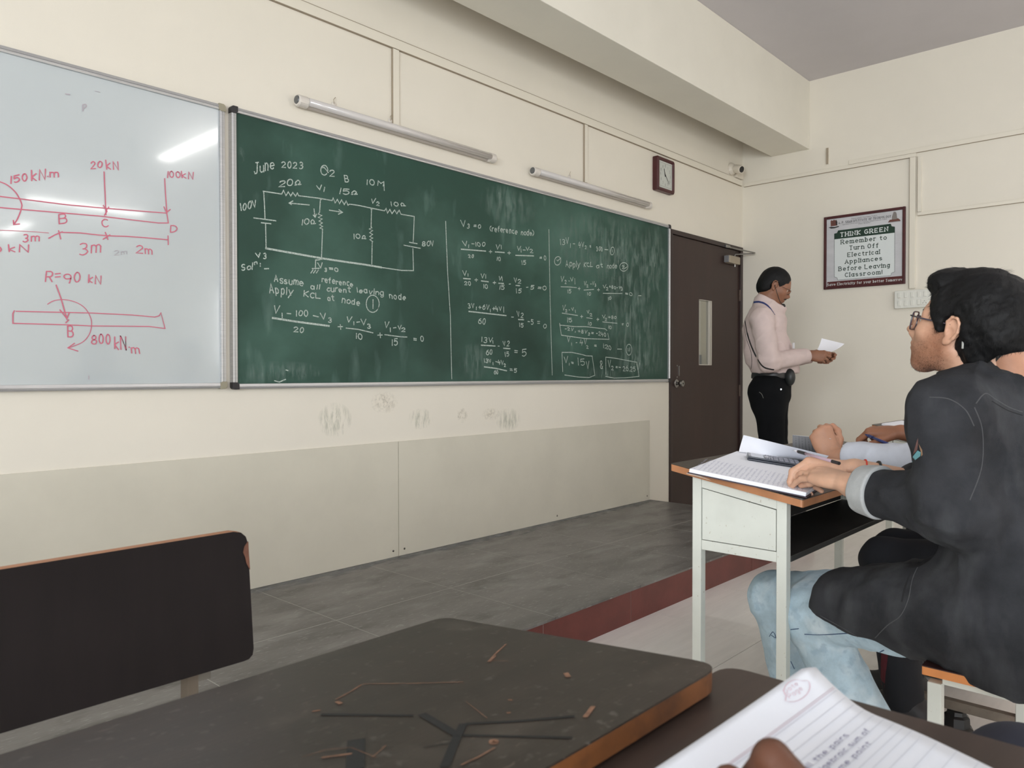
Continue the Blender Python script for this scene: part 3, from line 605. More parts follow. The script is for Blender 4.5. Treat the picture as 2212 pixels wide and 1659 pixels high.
for k, zc in enumerate((1.80, 0.95, 0.35)):
    h = MB().lathe((6.411, DY-0.004, zc-0.05), (0, 0, 1), [(0, 0.0065), (0.1, 0.0065)], 10)
    h.box(6.396, 6.411, DY+0.0005, DY+0.0040, zc-0.05, zc+0.05).build('hinge', mat('old_hinge_steel', srgb(88, 74, 66), 0.5, 0.6) if k == 0 else bpy.data.materials['old_hinge_steel'], dr)
    for dz in (-0.032, 0.0, 0.032): MB().lathe((6.403, DY+0.0006, zc+dz), (0, -1, 0), [(0, 0.004), (0.001, 0.0035)], 8).build('hinge_screw', M_steel, dr)
# latch bolt, strike plate and knob
MB().box(5.366, 5.376, DY+0.0005, DY+0.004, 1.085, 1.163).build('bolt_plate', M_steel, dr)
for z0 in (1.074, 1.165): MB().lathe((5.338, DY+0.004, z0), (0, -1, 0), [(0, 0.006), (0.003, 0.0065), (0.005, 0.003)], 10).build('screw', M_steel, dr)
kn = MB().lathe((5.330, DY+0.004, 1.024), (0, -1, 0), [(0, 0.034), (0.004, 0.034), (0.010, 0.026), (0.012, 0.012), (0.028, 0.012), (0.034, 0.024), (0.048, 0.028), (0.060, 0.024), (0.062, 0.010)], 24).build('door_knob', M_steel, dr, smooth=False, org=(5.330, DY, 1.024))
kn['org'] = [5.330, DY, 1.024]
MB().lathe((5.330, DY-0.0585, 1.024), (0, -1, 0), [(0, 0.007), (0.001, 0.006)], 12).build('keyhole', M_dark, kn)
# door closer with its two arms
M_closer = mat('bronze_grey_closer', srgb(168, 156, 138), 0.4, 0.4)
cl = MB().box(6.135, 6.335, DY-0.046, DY+0.003, 2.062, 2.128).build('door_closer', M_closer, dr, bevel=0.006, org=(6.235, DY, 2.1))
cl['org'] = [6.235, DY, 2.1]
MB().box(6.118, 6.1345, DY-0.040, DY+0.002, 2.066, 2.124).build('end_cap', mat('steel_grey_cap', srgb(120, 120, 122), 0.5), cl, bevel=0.003)
MB().lathe((6.275, DY-0.022, 2.040), (0, 0, 1), [(0, 0.008), (0.0215, 0.008)], 12).build('spindle', M_steel, cl)
MB().tube([(6.275, DY-0.022, 2.128), (6.275, DY-0.022, 2.150), (6.40, DY-0.150, 2.158)], 0.006, 8).build('closer_arm', M_steel, cl)
MB().tube([(6.40, DY-0.150, 2.164), (6.14, DY-0.020, 2.200)], 0.006, 8).build('closer_arm', M_steel, cl)
MB().box(6.10, 6.18, DY-0.030, DY-0.013, 2.190, 2.214).build('arm_bracket', M_steel, cl, bevel=0.002)
# corridor seen through the pane
M_corr = mat('corridor_paint', srgb(214, 206, 188), 0.7); M_corr2 = mat('corridor_grey_dado', srgb(120, 122, 122), 0.6)
struct(MB().box(4.0, 9.5, 5.2, 5.3, 0, 3.2).box(4.0, 9.5, DY+0.17, 5.3, -0.06, 0).box(4.0, 9.5, DY+0.17, 5.3, 3.2, 3.3).box(9.5, 9.6, DY+0.17, 5.3, 0, 3.2).box(3.9, 4.0, DY+0.17, 5.3, 0, 3.2).build('wall_corridor', M_corr))
struct(MB().box(4.0, 9.5, 5.19, 5.199, 0.1, 1.36).build('trim_4', M_corr2))
area('corridor_light', (6.6, 4.3, 3.15), (0, 0, 0), 2.0, 0.3, 22, (1, 0.98, 0.94))

# ------------------------------------------------------------------ cable trunking
def trunk(name, label, boxes, gapside=None, hooks=None):
    b = MB()
    for q in boxes: b.box(*q)
    o = b.build(name, M_pvc, bevel=0.0015)
    tag(o, label, 'cable trunking'); return o
def trunkset(label, segs):
    """segs: list of (axis-aligned box) lids; a narrow line of dirt runs along each"""
    t = empty('cable_trunking', tuple(((segs[0][0]+segs[0][1])/2, (segs[0][2]+segs[0][3])/2, segs[0][4])), label, 'cable trunking')
    for q in segs:
        MB().box(*q[:6]).build('trunking_lid', M_pvc, t, bevel=0.0015)
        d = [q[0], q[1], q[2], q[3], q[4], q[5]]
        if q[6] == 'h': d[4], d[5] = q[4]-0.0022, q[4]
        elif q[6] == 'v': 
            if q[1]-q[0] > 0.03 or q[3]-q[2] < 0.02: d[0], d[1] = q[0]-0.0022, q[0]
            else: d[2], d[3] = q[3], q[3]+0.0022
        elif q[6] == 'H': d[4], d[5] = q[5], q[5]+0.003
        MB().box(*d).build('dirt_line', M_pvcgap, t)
    return t
trunkset('long cream trunking along the front wall above the tube lamps', [(XL, 6.425, DY-0.016, DY-0.0005, 2.778, 2.826, 'h'), (XL, 6.20, DY-0.012, DY-0.0005, 2.8275, 2.829, 'H')])
trunkset('short upright trunking dropping to the left tube lamp', [(2.487, 2.527, DY-0.014, DY-0.0005, 2.388, 2.775, 'v')])
trunkset('short upright trunking dropping to the right tube lamp', [(4.111, 4.146, DY-0.014, DY-0.0005, 2.388, 2.775, 'v')])
trunkset('trunking running along the right wall from the corner', [(XR-0.016, XR-0.0005, 1.700, DY-0.02, 2.774, 2.802, 'h'), (XR-0.014, XR-0.0005, -2.2, 2.20, 2.8045, 2.838, 'h')])
trunkset('wide upright trunking running down to the switchboard', [(XR-0.018, XR-0.0005, 1.702, 1.743, 1.760, 2.772, 'v')])
trunkset('narrow upright trunking turning right beside the notice', [(XR-0.016, XR-0.0005, 1.662, 1.688, 2.345, 2.772, 'v'), (XR-0.016, XR-0.0005, -2.2, 1.688, 2.318, 2.343, 'h')])
trunkset('thin upright trunking under the end of the beam', [(XR-0.012, XR-0.0005, 2.365, 2.385, 2.842, 2.975, 'v')])

# ------------------------------------------------------------------ unlit tube lamps on the front wall
M_tube = mat('frosted_tube', srgb(205, 200, 197), 0.16, coat=0.5)
M_batten = mat('lamp_batten', srgb(186, 178, 170), 0.45)
M_cap = mat('lamp_end_cap', srgb(214, 208, 200), 0.4)
M_capd = mat('dark_cap_window', srgb(92, 94, 94), 0.3)
def tube_lamp(x0, x1, zc, label):
    t = empty('tube_lamp', ((x0+x1)/2, DY, zc), label, 'lamp', 'unlit tube lamps above the green board')
    y = DY-0.044
    MB().prism([(DY-0.0005, zc-0.020), (DY-0.026, zc-0.024), (DY-0.040, zc-0.014), (DY-0.040, zc+0.010), (DY-0.022, zc+0.020), (DY-0.0005, zc+0.018)], 'x', x0+0.05, x1-0.05).build('batten', M_batten, t, bevel=0.002)
    MB().lathe((x0+0.055, y-0.004, zc), (1, 0, 0), [(0, 0.018), (x1-x0-0.11, 0.018)], 20).build('tube', M_tube, t, smooth=True)
    for s, xa in ((1, x0), (-1, x1)):
        prof = [(0, 0.012), (0.003, 0.024), (0.010, 0.0275), (0.052, 0.0275), (0.060, 0.022)]
        MB().lathe((xa, y+0.014, zc-0.001), (s, 0, 0), prof, 20).build('end_cap', M_cap, t, smooth=False)
    MB().lathe((x0-0.003, y+0.012, zc+0.001), (1, 0, 0), [(0, 0.008), (0.001, 0.017), (0.0055, 0.0205)], 20).build('cap_window', M_capd, t)
    return t
tube_lamp(1.912, 3.222, 2.356, 'left one of two unlit tube lamps, above the circuit diagram')
tube_lamp(3.552, 4.890, 2.352, 'right one of two unlit tube lamps, nearer the square clock')
# small cord clips on the wall above the lamps
for (px_, py_, lb) in ((720, 226, 'small white cord clip above the left tube lamp'), (1229, 382, 'small white cord clip above the right tube lamp'), (842, 262, 'small frayed cord clip where the left upright trunking ends')):
    p = atY(px_, py_, DY)
    t = empty('cord_clip', p, lb, 'clip')
    MB().lathe((p.x, DY-0.0005, p.z), (0, -1, 0), [(0, 0.013), (0.006, 0.012), (0.009, 0.006)], 14).build('clip_disc', M_cap, t)
    MB().tube([(p.x-0.002, DY-0.010, p.z), (p.x-0.008, DY-0.014, p.z+0.018), (p.x+0.006, DY-0.010, p.z+0.034)], 0.0016, 6).build('wire_end', M_pvcgap, t)

# ------------------------------------------------------------------ clock
M_maroon = mat('maroon_frame', srgb(70, 24, 28), 0.35, var=0.1, scale=20)
M_face = mat('silver_clock_face', srgb(196, 199, 192), 0.5)
M_black = mat('black_paint', srgb(26, 25, 25), 0.5)
cx_, cz_ = 5.096, 2.616; hw, hh = 0.125, 0.128
t = empty('wall_clock', (cx_, DY, cz_), 'square maroon wall clock with a pale face above the door end of the board', 'clock')
b = MB()
yo, yi = DY-0.046, DY-0.034
def rr_(hw_, hh_, r_, n=4):
    o = []
    for (sx_, sz_, a0) in ((1, 1, 0), (-1, 1, 90), (-1, -1, 180), (1, -1, 270)):
        for k in range(n+1):
            a = R(a0+90*k/n); o.append((sx_*(hw_-r_)+r_*math.cos(a), sz_*(hh_-r_)+r_*math.sin(a)))
    return o
rings = [(DY-0.0005, hw, hh, 0.012), (yo+0.008, hw, hh, 0.014), (yo, hw-0.008, hh-0.008, 0.012), (yo, hw-0.022, hh-0.022, 0.006), (yi, hw-0.028, hh-0.028, 0.004)]
vs = []; fs = []
for (y, a, b_, r_) in rings: vs += [(cx_+p, y, cz_+q) for p, q in rr_(a, b_, r_)]
n_ = 20
for i in range(len(rings)-1):
    for k in range(n_): fs.append((i*n_+k, i*n_+(k+1) % n_, (i+1)*n_+(k+1) % n_, (i+1)*n_+k))
fs.append(tuple(range(n_)))
MB().add(vs, fs).build('clock_frame', M_maroon, t, smooth=False)
MB().box(cx_-hw+0.024, cx_+hw-0.024, yi-0.001, yi+0.004, cz_-hh+0.024, cz_+hh-0.024).build('clock_face', M_face, t)
ki = Ink(lambda x, y: Vector((x, yi-0.001, y)), (0, -1, 0), 0.0022)
for h in range(1, 13):
    a = R(30*h); g, adv = glyphs(str(h)); r_ = 0.070
    for q in g: ki.line([(cx_+r_*math.sin(a)+(u-adv/2)*0.0022, cz_+r_*math.cos(a)*1.02+(v-3)*0.0032) for u, v in q])
ki.line([(cx_-0.085, cz_+0.088), (cx_+0.085, cz_+0.088), (cx_+0.085, cz_-0.088), (cx_-0.085, cz_-0.088), (cx_-0.085, cz_+0.088)], None, 0.0016)
ki.build('clock_numerals', mat('grey_numerals', srgb(120, 120, 118), 0.6), t)
def hand(a, L, w_, y):
    a = R(a); d = Vector((math.sin(a), 0, math.cos(a))); s = Vector((math.cos(a), 0, -math.sin(a))); c = Vector((cx_-0.006, y, cz_))
    p = [c-d*0.012-s*w_, c-d*0.012+s*w_, c+d*L+s*w_*0.4, c+d*L-s*w_*0.4]
    MB().hexa([q+Vector((0, 0.0008, 0)) for q in p]+[q-Vector((0, 0.0008, 0)) for q in p]).build('clock_hand', M_black, t)
hand(-18, 0.050, 0.0036, yi-0.004); hand(138, 0.082, 0.0022, yi-0.007)

# ------------------------------------------------------------------ camera in the corner
M_cam = mat('white_camera_shell', srgb(214, 206, 192), 0.4)
p = Vector((6.285, DY, 2.882))
t = empty('security_camera', p, 'small white security camera in the corner above the door', 'camera')
MB().box(6.295, 6.425, DY-0.030, DY-0.0005, 2.830, 2.940).build('junction_box', M_cam, t, bevel=0.006)
MB().lathe((6.235, DY-0.0005, 2.892), (0, -1, 0), [(0, 0.055), (0.010, 0.055), (0.030, 0.045), (0.042, 0.025)], 20).build('mount', M_cam, t)
d = Vector((-0.30, -0.92, -0.30)).normalized()
MB().lathe(Vector((6.235, DY-0.040, 2.890)), d, [(0, 0.030), (0.010, 0.036), (0.075, 0.036), (0.083, 0.033), (0.083, 0.028)], 20).build('camera_body', M_cam, t)
MB().lathe(Vector((6.235, DY-0.040, 2.890))+d*0.0835, d, [(0, 0.027), (0.002, 0.022), (0.006, 0.010)], 18).build('lens', M_black, t)

# ------------------------------------------------------------------ framed notice on the right wall
t = empty('framed_notice', (XR, 2.085, 1.80), 'maroon framed THINK GREEN notice on the right wall', 'notice')
Pc = (1740, 430, 6.635)
y0, y1, z0, z1 = 1.7715, 2.398, 1.801, 2.402
fwd_ = 0.022
for (a0, a1, c0, c1) in ((y0, y0+fwd_, z0, z1), (y1-fwd_, y1, z0, z1), (y0+fwd_, y1-fwd_, z1-fwd_, z1), (y0+fwd_, y1-fwd_, z0, z0+fwd_)):
    MB().box(XR-0.020, XR-0.0005, a0, a1, c0, c1).build('frame_rail', M_maroon, t, bevel=0.003)
XP = XR-0.012
MB().box(XP, XR-0.0005, y0+fwd_, y1-fwd_, z0+fwd_, z1-fwd_).build('notice_sheet', mat('grey_white_print', srgb(196, 196, 200), 0.35, var=0.06, scale=4, stretch=(1, 1, 3)), t)
toR = lambda x, y: atX(x, y, XP)
def ink(name, m_, lift, wid=0.003): 
    i = Ink(toR, (-1, 0, 0), wid, lift); i.fin = lambda: i.build(name, m_, t); return i
M_dkgreen = mat('dark_green_print', srgb(16, 50, 36), 0.4); M_wp = mat('white_print', srgb(216, 222, 222), 0.4)
M_bkp = mat('black_print', srgb(34, 34, 36), 0.4); M_mrp = mat('maroon_print', srgb(82, 26, 26), 0.4); M_redp = mat('rust_print', srgb(104, 62, 54), 0.5); M_grp = mat('grey_print', srgb(128, 122, 118), 0.5)
def scal(a, b_, cx0, cy0):  # quarter notch points between a and b bulging towards (cx0,cy0)
    return [a, (a[0]*.5+b_[0]*.5+(cx0-(a[0]+b_[0])/2)*0.45, a[1]*.5+b_[1]*.5+(cy0-(a[1]+b_[1])/2)*0.45), b_]
box_ = [(470, 452)] + [(1222, 356)] + [(1235, 392), (1280, 398)] + [(1278, 1042)] + [(1232, 1062), (1222, 1097)] + [(463, 1162)] + [(452, 1128), (414, 1116)] + [(414, 498)] + [(452, 488), (470, 452)]
i0 = ink('notice_panel', M_wp, 0.0004); i0.poly(Pc, box_[:-1]); i0.fin()
i1 = ink('green_print', M_dkgreen, 0.0010)
i1.poly(Pc, [(470, 452), (1222, 356), (1235, 392), (1280, 398), (1279, 482), (416, 578), (414, 498), (452, 488)])
i1.line(box_, Pc, 0.0022)
for a in (('Remember to', 510, 645, 1170, 575, 56), ('Turn Off', 632, 728, 1052, 688, 56), ('Electrical', 604, 828, 1072, 782, 56), ('Appliances', 570, 925, 1104, 872, 54), ('Before Leaving', 478, 1030, 1212, 972, 56), ('Classroom!', 568, 1116, 1108, 1070, 54)):
    i1.text(Pc, *a, 0.0052, True)
i1.fin()
i2 = ink('white_lettering', M_wp, 0.0018); i2.text(Pc, 'THINK GREEN', 502, 540, 1190, 455, 56, 0.0062, True); i2.fin()['kind'] = 'stuff'
i3 = ink('maroon_footer', M_mrp, 0.0004); i3.poly(Pc, [(312, 1190), (1392, 1100), (1392, 1190), (312, 1278)]); i3.fin()
i4 = ink('footer_lettering', M_wp, 0.0012); i4.text(Pc, 'Save Electricity for your better Tomorrow', 318, 1246, 1388, 1166, 34, 0.0028, True); i4.fin()
i5 = ink('small_lettering', M_bkp, 0.0008)
i5.text(Pc, 'A. P. SHAH INSTITUTE OF TECHNOLOGY', 475, 356, 1228, 260, 29, 0.0026, True)
i5.text(Pc, "Parshvanath Charitable Trust's", 662, 290, 1026, 240, 13, 0.0011)
i5.text(Pc, "(Approved by AICTE New Delhi & Govt. of Maharashtra, Affiliated to University of Mumbai)".replace('(A', '(A'), 527, 372, 1168, 290, 9, 0.0009)
i5.text(Pc, '(Religious Jain Minority)', 757, 362, 930, 340, 9, 0.0009); i5.fin()
# emblems: a rust building block over a dark scroll on the left, a seated grey figure on a stepped rust base on the right
i6 = ink('left_emblem', M_redp, 0.0008)
i6.poly(Pc, [(360, 318), (372, 302), (392, 312), (408, 294), (424, 306), (444, 298), (458, 330), (456, 378), (362, 392)]); i6.fin()
i7 = ink('emblem_dark_marks', M_bkp, 0.0014)
i7.poly(Pc, [(332, 408), (368, 398), (420, 400), (482, 384), (476, 400), (420, 418), (368, 424)]); i7.poly(Pc, [(434, 322), (446, 300), (452, 322), (458, 372), (440, 376)])
i7.line([(366, 350), (430, 342)], Pc, 0.0016); i7.line([(380, 320), (400, 332), (420, 316)], Pc, 0.0016); i7.line([(1184, 338), (1362, 316)], Pc, 0.0016)
i7.fin()['kind'] = 'stuff'
i8 = ink('right_emblem', M_grp, 0.0008)
i8.poly(Pc, [(1236, 300), (1240, 250), (1256, 206), (1262, 186), (1282, 180), (1300, 190), (1308, 216), (1314, 270), (1330, 284), (1290, 300)]); i8.fin()
i9 = ink('emblem_base', M_redp, 0.0012); i9.poly(Pc, [(1182, 334), (1208, 298), (1300, 288), (1330, 276), (1362, 302), (1360, 312)]); i9.fin()

# ------------------------------------------------------------------ switchboard
M_swp = mat('white_switch_plate', srgb(222, 222, 214), 0.35)
t = empty('switchboard', (XR, 1.64, 1.61), 'white electrical switchboard under the framed notice', 'switchboard')
sy1, sy0 = 1.842, 1.445; sz0, sz1 = 1.608, 1.746
MB().box(XR-0.045, XR-0.0005, sy0, sy1, sz0, sz1).build('base_plate', M_swp, t, bevel=0.006)
for r_ in range(2):
    zc = 1.709-0.062*r_
    for k in range(7 if r_ == 0 else 4):
        yc = sy1-0.038-0.046*k
        MB().box(XR-0.050, XR-0.0452, yc-0.011, yc+0.011, zc-0.020, zc+0.020).build('switch_rocker', M_swp, t, bevel=0.002)
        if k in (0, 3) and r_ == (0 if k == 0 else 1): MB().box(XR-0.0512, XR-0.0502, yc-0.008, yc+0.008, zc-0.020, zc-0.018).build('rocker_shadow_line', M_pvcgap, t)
s_ = MB().box(XR-0.049, XR-0.0452, 1.600, 1.652, 1.626, 1.668).build('socket', M_swp, t, bevel=0.002, org=(XR-0.047, 1.626, 1.647)); s_['org'] = [XR-0.047, 1.626, 1.647]
for (a, c) in ((0, 0.010), (-0.011, -0.007), (0.011, -0.007), (-0.005, 0.0), (0.005, 0.0)):
    MB().lathe((XR-0.0492, 1.626+a, 1.647+c), (-1, 0, 0), [(0, 0.0026 if c else 0.0016), (0.0004, 0.0024 if c else 0.0014)], 8).build('socket_hole', M_black, s_)

# ------------------------------------------------------------------ lit ceiling tube lamps behind the viewer (mirrored in the whiteboard)
M_lit = emit('lit_tube', (1.0, 0.98, 0.95), 45.0)
for k, (a, c, lb) in enumerate((((2.95, -4.75), (4.35, -4.75), 'lit tube lamp hanging across the middle of the room'), ((3.45, -7.9), (3.45, -6.6), 'lit tube lamp hanging near the back of the room'), ((3.38, -1.75), (3.38, -0.45), 'lit tube lamp hanging just behind the viewer'))):
    dx, dy = c[0]-a[0], c[1]-a[1]; L = math.hypot(dx, dy); ax = Vector((dx/L, dy/L, 0))
    t = empty('ceiling_tube_lamp', ((a[0]+c[0])/2, (a[1]+c[1])/2, 3.30), lb, 'lamp')
    nrm = Vector((-ax.y, ax.x, 0))
    q = [Vector((a[0], a[1], 3.335))-nrm*0.03, Vector((c[0], c[1], 3.335))-nrm*0.03, Vector((c[0], c[1], 3.335))+nrm*0.03, Vector((a[0], a[1], 3.335))+nrm*0.03]
    MB().hexa(q+[v+Vector((0, 0, 0.03)) for v in q]).build('batten', M_cap, t)
    q = [Vector((a[0], a[1], 3.300))-nrm*0.07, Vector((c[0], c[1], 3.300))-nrm*0.07, Vector((c[0], c[1], 3.300))+nrm*0.07, Vector((a[0], a[1], 3.300))+nrm*0.07]
    MB().hexa(q+[v+Vector((0, 0, 0.034)) for v in q]).build('lit_diffuser', M_lit, t, bevel=0.01)
    for e in (0.2, 0.8):
        x_, y_ = a[0]+dx*e, a[1]+dy*e
        MB().tube([(x_, y_, 3.365), (x_, y_, CZ)], 0.004, 6).build('hanging_rod', M_steel, t)

# ------------------------------------------------------------------ desks and benches
M_top = mat('dark_brown_desktop', srgb(54, 46, 40), 0.38, var=0.14, scale=5, stretch=(0.6, 5, 1), bump=0.08, bscale=80,
            spots=[(srgb(104, 98, 92), 80, 0.61, 0.70, 0.45, (1, 1, 1)), (srgb(92, 84, 76), 9.0, 0.56, 0.72, 0.35, (1, 1, 1)), (srgb(46, 38, 34), 4.0, 0.52, 0.66, 0.5, (1, 1, 1)), (srgb(112, 98, 88), 34, 0.69, 0.72, 0.35, (1, 3, 1))])
M_edge = mat('orange_wood_edge', srgb(170, 116, 78), 0.5, var=0.12, scale=12, stretch=(1, 1, 0.3), spots=[(srgb(120, 72, 44), 25, 0.62, 0.75, 0.4, (1, 1, 1))])
M_edge2 = mat('worn_wood_edge', srgb(112, 68, 34), 0.5, var=0.2, scale=14, spots=[(srgb(66, 40, 24), 22, 0.55, 0.75, 0.7, (1, 1, 1)), (srgb(170, 128, 92), 30, 0.68, 0.76, 0.5, (1, 1, 1))])
M_frame = mat('pale_green_grey_steel', srgb(208, 211, 203), 0.42, var=0.03, scale=6, spots=[(srgb(150, 136, 116), 85, 0.67, 0.70, 0.5, (1, 1, 1)), (srgb(182, 184, 176), 5, 0.56, 0.7, 0.3, (1, 1, 1))])
M_shelf = mat('grey_steel_shelf', srgb(48, 48, 46), 0.45, var=0.1, scale=5)
M_gap = mat('dark_seam', srgb(60, 58, 54), 0.8)
M_back = mat('dark_laminate_back', srgb(24, 19, 19), 0.6, spec=0.2, var=0.08, scale=7, stretch=(6, 1, 1))
def rcorner(P, rad, n=5):
    """round the corners of a 3-D quad outline"""
    out = []
    for i in range(4):
        p = Vector(P[i]); a = (Vector(P[i-1])-p).normalized(); c = (Vector(P[(i+1) % 4])-p).normalized()
        r_ = rad[i]
        if r_ <= 0: out.append(p); continue
        for k in range(n+1):
            t_ = k/n; out.append((1-t_)**2*(p+a*r_)+2*t_*(1-t_)*p+t_**2*(p+c*r_))
    return out
def slab(outline, th, m_top, m_edge, parent, nm='desktop', wear=None):
    """laminate-topped plank: outline counter-clockwise seen from above; edge band in bare wood"""
    n = len(outline); up_ = (Vector(outline[1])-Vector(outline[0])).cross(Vector(outline[2])-Vector(outline[1])); 
    up_ = Vector((0, 0, 1))
    v = [Vector(p) for p in outline]+[Vector(p)-up_*0.0022 for p in outline]+[Vector(p)-up_*th for p in outline]
    f1 = [tuple(range(n))]+[(i, n+i, n+(i+1) % n, (i+1) % n) for i in range(n)]
    f2 = [tuple(range(2*n, 3*n))[::-1]]+[(n+i, 2*n+i, 2*n+(i+1) % n, n+(i+1) % n) for i in range(n)]
    me = bpy.data.meshes.new(nm); me.from_pydata([tuple(p) for p in v], [], f1+f2); me.materials.append(m_top); me.materials.append(m_edge)
    for k, p in enumerate(me.polygons): p.material_index = 0 if k < len(f1) else 1
    bm = bmesh.new(); bm.from_mesh(me); bmesh.ops.recalc_face_normals(bm, faces=bm.faces); bm.to_mesh(me); bm.free()
    o = bpy.data.objects.new(nm, me); COL.objects.link(o); o.parent = parent
    o.location = -Vector(parent['org']); return o
def leg(parent, x0, x1, y0, y1, z0, z1, nm='leg', m_=None):
    return MB().box(x0, x1, y0, y1, z0, z1).build(nm, m_ or M_frame, parent, bevel=0.002)
def zt(y, ya, za, yb, zb): return za+(zb-za)*(y-ya)/(yb-ya)

# the students' desk at the right: sloping top, steel side panels, book shelf
def side_desk(X0, X1, ya, za, yb, zb, label, group=None, xl=None):
    """ya/za near edge, yb/zb far edge of the top surface"""
    t = empty('school_desk', ((X0+X1)/2, (ya+yb)/2, 0), label, 'desk', group)
    P = [(X0, ya, za), (X1, ya, za), (X1, yb, zb), (X0, yb, zb)]
    slab(rcorner(P, [0.006]*4, 2), 0.0215, M_top, M_edge, t)
    fy0, fy1 = ya+0.055, yb-0.055
    for s, xa in ((1, X0+0.03), (-1, X1-0.03)):
        zz = lambda y: zt(y, ya, za, yb, zb)-0.0235
        x0, x1 = sorted((xa, xa+s*0.028))
        for (y0_, y1_) in ((fy0, fy0+0.028), (fy1-0.028, fy1)):
            b = MB(); b.hexa([(x0, y0_, 0), (x1, y0_, 0), (x1, y1_, 0), (x0, y1_, 0), (x0, y0_, zz(y0_)), (x1, y0_, zz(y0_)), (x1, y1_, zz(y1_)), (x0, y1_, zz(y1_))])
            b.build('leg', M_frame, t, bevel=0.0015)
        a0, a1 = fy0+0.0285, fy1-0.0285
        b = MB(); b.hexa([(x0+0.002, a0, zz(a0)-0.030), (x1-0.002, a0, zz(a0)-0.030), (x1-0.002, a1, zz(a1)-0.030), (x0+0.002, a1, zz(a1)-0.030), (x0+0.002, a0, zz(a0)), (x1-0.002, a0, zz(a0)), (x1-0.002, a1, zz(a1)), (x0+0.002, a1, zz(a1))])
        b.build('top_rail', M_frame, t, bevel=0.0015)
        b = MB().box(x0+0.002, x1-0.002, a0, a1, 0.590, 0.618); b.build('bottom_rail', M_frame, t, bevel=0.0015)
        b = MB(); xa0, xa1 = (x0+0.003, x0+0.007) if s > 0 else (x1-0.007, x1-0.003)
        g = 0.0022
        b.hexa([(xa0, a0+g, 0.618+g), (xa1, a0+g, 0.618+g), (xa1, a1-g, 0.618+g), (xa0, a1-g, 0.618+g), (xa0, a0+g, zz(a0)-0.030-g), (xa1, a0+g, zz(a0)-0.030-g), (xa1, a1-g, zz(a1)-0.030-g), (xa0, a1-g, zz(a1)-0.030-g)])
        b.build('side_panel', M_frame, t)
        b = MB(); xb0, xb1 = (x0+0.010, x0+0.012) if s > 0 else (x1-0.012, x1-0.010)
        b.hexa([(xb0, a0, 0.618), (xb1, a0, 0.618), (xb1, a1, 0.618), (xb0, a1, 0.618), (xb0, a0, zz(a0)-0.030), (xb1, a0, zz(a0)-0.030), (xb1, a1, zz(a1)-0.030), (xb0, a1, zz(a1)-0.030)])
        b.build('inner_sheet', M_gap, t)
    MB().box(X0+0.062, X1-0.062, fy0+0.004, fy1-0.030, 0.594, 0.598).build('book_shelf', M_shelf, t)
    MB().box(X0+0.062, X1-0.062, fy0, fy0+0.003, 0.590, 0.606).build('shelf_lip', M_shelf, t, bevel=0.001)
    MB().box(X0+0.062, X1-0.062, fy1-0.026, fy1-0.022, 0.5985, zt(fy1-.026, ya, za, yb, zb)-0.0225).build('modesty_panel', mat('dark_steel_sheet', srgb(26, 26, 26), 0.7), t)
    return t
dk1 = side_desk(1.970, 3.20, 0.784, 0.7735, 1.176, 0.8375, 'pale steel school desk under the open notebook and calculator', 'school desks at the right')
dk2 = side_desk(3.78, 5.0, 0.790, 0.800, 1.180, 0.862, 'farther school desk seen behind the denim shirt, with a notebook on it', 'school desks at the right')
# chipped white patch on the orange edge
MB().prism([(1.125, 0.8120), (1.085, 0.8055), (1.045, 0.7990), (1.050, 0.8010), (1.080, 0.8090), (1.110, 0.8180)], 'x', 1.9694, 1.9699).build('chipped_patch', mat('bare_chip', srgb(205, 186, 170), 0.8, var=0.15, scale=60), dk1)

# the tilted front desk in the foreground and the viewer's own desk behind it
fd = empty('school_desk', (0.16, 0.62, 0), 'dark scratched desktop with a worn orange edge filling the foreground', 'desk')
P = [(-0.42, 0.397, 0.7850), (0.775, 0.397, 0.7800), (0.775, 0.853, 0.7350), (-0.42, 0.853, 0.7400)]
slab(rcorner(P, [0.02, 0.035, 0.025, 0.02], 5), 0.0240, M_top, M_edge2, fd)
M_scr = mat('bare_wood_scratch', srgb(124, 92, 72), 0.8, var=0.3, scale=90); M_pen = mat('black_marker_mark', srgb(26, 27, 28), 0.6)
nrm = (Vector(P[1])-Vector(P[0])).cross(Vector(P[3])-Vector(P[0])).normalized()
def onDesk(x, y):
    d = ray(x, y); o_ = Vector((0, 0, CAM_Z)); p0 = Vector(P[0]); return o_+d*((p0-o_).dot(nrm)/d.dot(nrm))
ds = Ink(onDesk, nrm, 0.004, 0.0005); Dk = (600, 1300, 2.212)
for s_, w_ in (([(1090, 205), (1040, 250), (1008, 288)], .003), ([(1035, 262), (1012, 286)], .005), ([(410, 394), (640, 392), (885, 385)], .0016), ([(400, 398), (355, 428), (280, 468)], .0022), ([(285, 480), (300, 488)], .005), ([(1505, 505), (1488, 530), (1470, 552)], .005), ([(1378, 345), (1388, 360)], .006),
               ([(880, 782), (960, 745), (1035, 702)], .0022), ([(215, 748), (350, 730)], .003), ([(120, 745), (230, 712), (350, 700), (470, 748)], .0008), ([(450, 748), (520, 690), (500, 700)], .0008), ([(900, 480), (1000, 560)], .0007), ([(1030, 285), (1100, 287)], .0012), ([(170, 525), (200, 520)], .003), ([(1105, 470), (1118, 472)], .003), ([(1098, 533), (1108, 532)], .003)):
    ds.line(s_, Dk, w_)
ds.ell(Dk, 1032, 672, 9, 6, 0.006)
ds.build('scratches', M_scr, fd)['kind'] = 'stuff'
dm = Ink(onDesk, nrm, 0.006, 0.0005)
